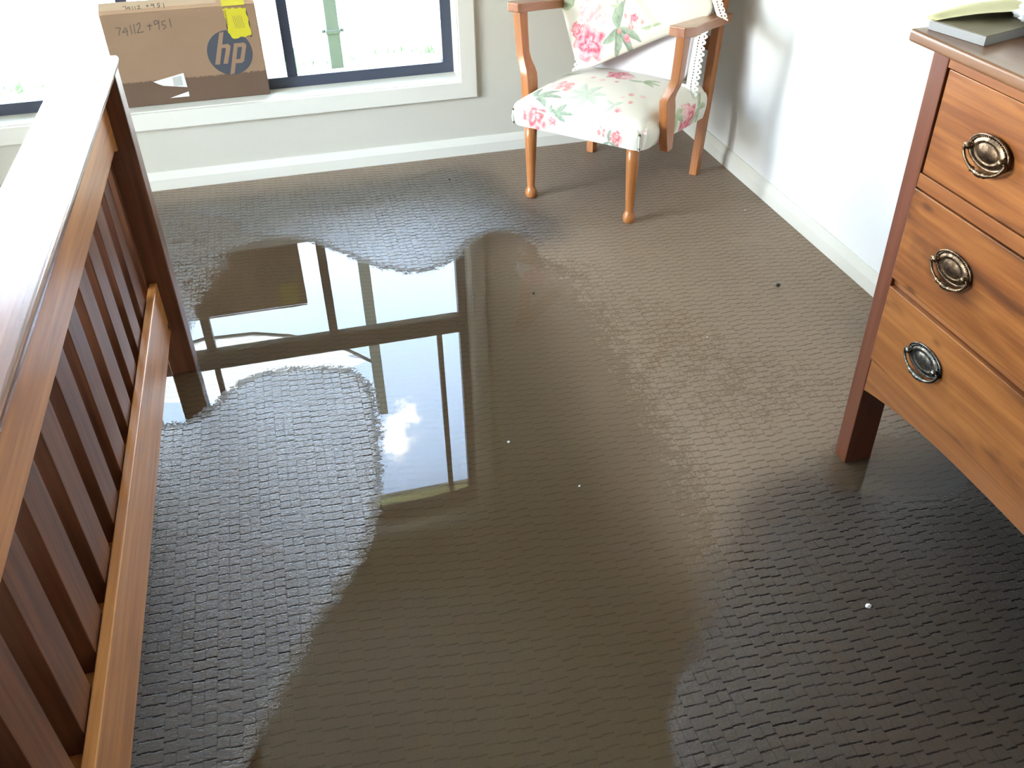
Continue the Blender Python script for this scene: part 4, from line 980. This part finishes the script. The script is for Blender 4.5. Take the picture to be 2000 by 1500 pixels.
# yellow warning tape with notched edge, folded over the top
def notched(poly, amp=0.0035, n=9):
    out_ = []
    for i in range(len(poly)):
        a = Vector(poly[i]); c = Vector(poly[(i + 1) % len(poly)]); k_ = max(1, int((c - a).length / 0.012))
        for j in range(k_):
            f = j / k_; p = a.lerp(c, f); q = a.lerp(c, f + 0.5 / k_); nrm = Vector((-(c - a).y, (c - a).x)).normalized() * amp
            s_ = 1 if (j + i) % 2 else -1
            out_ += [tuple(p + s_ * nrm * 0.5), tuple(q + s_ * nrm * 0.5)]
    return out_
b = new_bm()
for q in D['dashes']: plate(b, q, BYF - 0.0007, BYF - 0.0001)
tp_poly = notched(D['tape'])
plate(b, tp_poly, BYF - 0.0013, BYF - 0.0007)
for f in b.faces: f.material_index = 0 if min(v.co.y for v in f.verts) + bc[1] < BYF - 0.00075 else 1
v = [flap_pt(x, s, o_) for o_ in (0.0040, 0.0046) for x, s in ((-1.9700, -0.004), (-1.883, -0.004), (-1.886, 0.0545), (-1.972, 0.0545))]
hexa(b, v[:4], v[4:])
tp = obj('warning_tape', b, [M['tape'], M['tape_dark']], box)
cu = bpy.data.curves.new('warn', 'FONT'); cu.body = 'WARNING'; cu.size = 0.013; cu.extrude = 0.0001
tmp = bpy.data.objects.new('tmp_text', cu); COL.objects.link(tmp)
dg = bpy.context.evaluated_depsgraph_get(); mw = bpy.data.meshes.new_from_object(tmp.evaluated_get(dg)); bpy.data.objects.remove(tmp)
mw.materials.clear(); mw.materials.append(M['tape_dark'])
wt = bpy.data.objects.new('warning_text', mw); COL.objects.link(wt); wt.parent = tp
wt.matrix_local = Matrix.Translation(loc_(-1.958, BYF - 0.0016, 0.612)) @ Matrix(((0, -1, 0, 0), (0, 0, -1, 0), (1, 0, 0, 0), (0, 0, 0, 1))) @ Matrix.Scale(0.9, 4)
b = new_bm()
for i in range(6):
    x = -1.938 + 0.0065 * i; plate(b, [(x, 0.645), (x + 0.0014, 0.645), (x + 0.006 + 0.0014, 0.597), (x + 0.006, 0.597)], BYF - 0.0016, BYF - 0.0013)
obj('small_print', b, M['pad_cover'], tp)
b = new_bm(); plate(b, D['label'], BYF - 0.0010, BYF - 0.0001); plate(b, D['label2'], BYF - 0.0010, BYF - 0.0001)
lb = obj('torn_label', b, M['label'], box)
b = new_bm(); (ax_, az_), (bx__, bz_), (cx2, cz2), (dx2, dz2) = D['bar']
for i in range(12):
    f0 = i / 12; f1 = f0 + (0.055 if i % 3 else 0.075)
    P_ = lambda f, t_: (ax_ + (bx__ - ax_) * f if t_ else dx2 + (cx2 - dx2) * f, az_ + (bz_ - az_) * f if t_ else dz2 + (cz2 - dz2) * f)
    plate(b, [P_(f0, 1), P_(min(f1, 1), 1), P_(min(f1, 1), 0), P_(f0, 0)], BYF - 0.0013, BYF - 0.0009)
obj('barcode', b, M['barcode'], lb)

# ------------------------------------------------------------------ crumbs of debris on the wet carpet
def crumb(name, x, y, r, mat, label, seed):
    b = new_bm(); bmesh.ops.create_icosphere(b, subdivisions=2, radius=r)
    q = random.Random(seed)
    for v in b.verts: v.co = Vector((v.co.x * (1 + 0.5 * (q.random() - .5)), v.co.y * (0.8 + 0.5 * (q.random() - .5)), max(-r * 0.6, v.co.z * (0.7 + 0.3 * q.random()))))
    o = obj(name, b, mat, loc=(x, y, 0.0015 + r * 0.55)); tag(o, label, 'debris', 'white crumbs on the wet carpet' if name == 'foam_crumb' else 'dark crumbs on the wet carpet'); return o
crumb('dirt_crumb', -0.281, -1.445, 0.008, M['crumb_dark'], 'black crumb of dirt on the carpet between armchair and chest of drawers', 1)
crumb('foam_crumb', -0.746, -2.732, 0.0065, M['crumb_white'], 'largest white crumb on the carpet, in front of the chest of drawers', 2)
crumb('foam_crumb', -1.357, -1.991, 0.004, M['crumb_white'], 'white crumb in the water right of the mirrored window', 3)
crumb('foam_crumb', -1.227, -2.205, 0.003, M['crumb_white'], 'tiny white crumb below right of the mirrored window corner', 4)
crumb('dirt_crumb', -1.086, -1.264, 0.0045, M['crumb_dark'], 'small brown crumb in the water in front of the armchair', 5)
crumb('dirt_crumb', -1.175, -0.262, 0.004, M['crumb_dark'], 'small dark crumb near the skirting board under the window', 6)
crumb('foam_crumb', -0.639, -1.668, 0.003, M['crumb_white'], 'tiny pale crumb in the middle of the wet carpet', 7)
crumb('foam_crumb', -0.126, -0.883, 0.003, M['crumb_white'], 'tiny pale crumb beside the skirting of the right wall', 8)
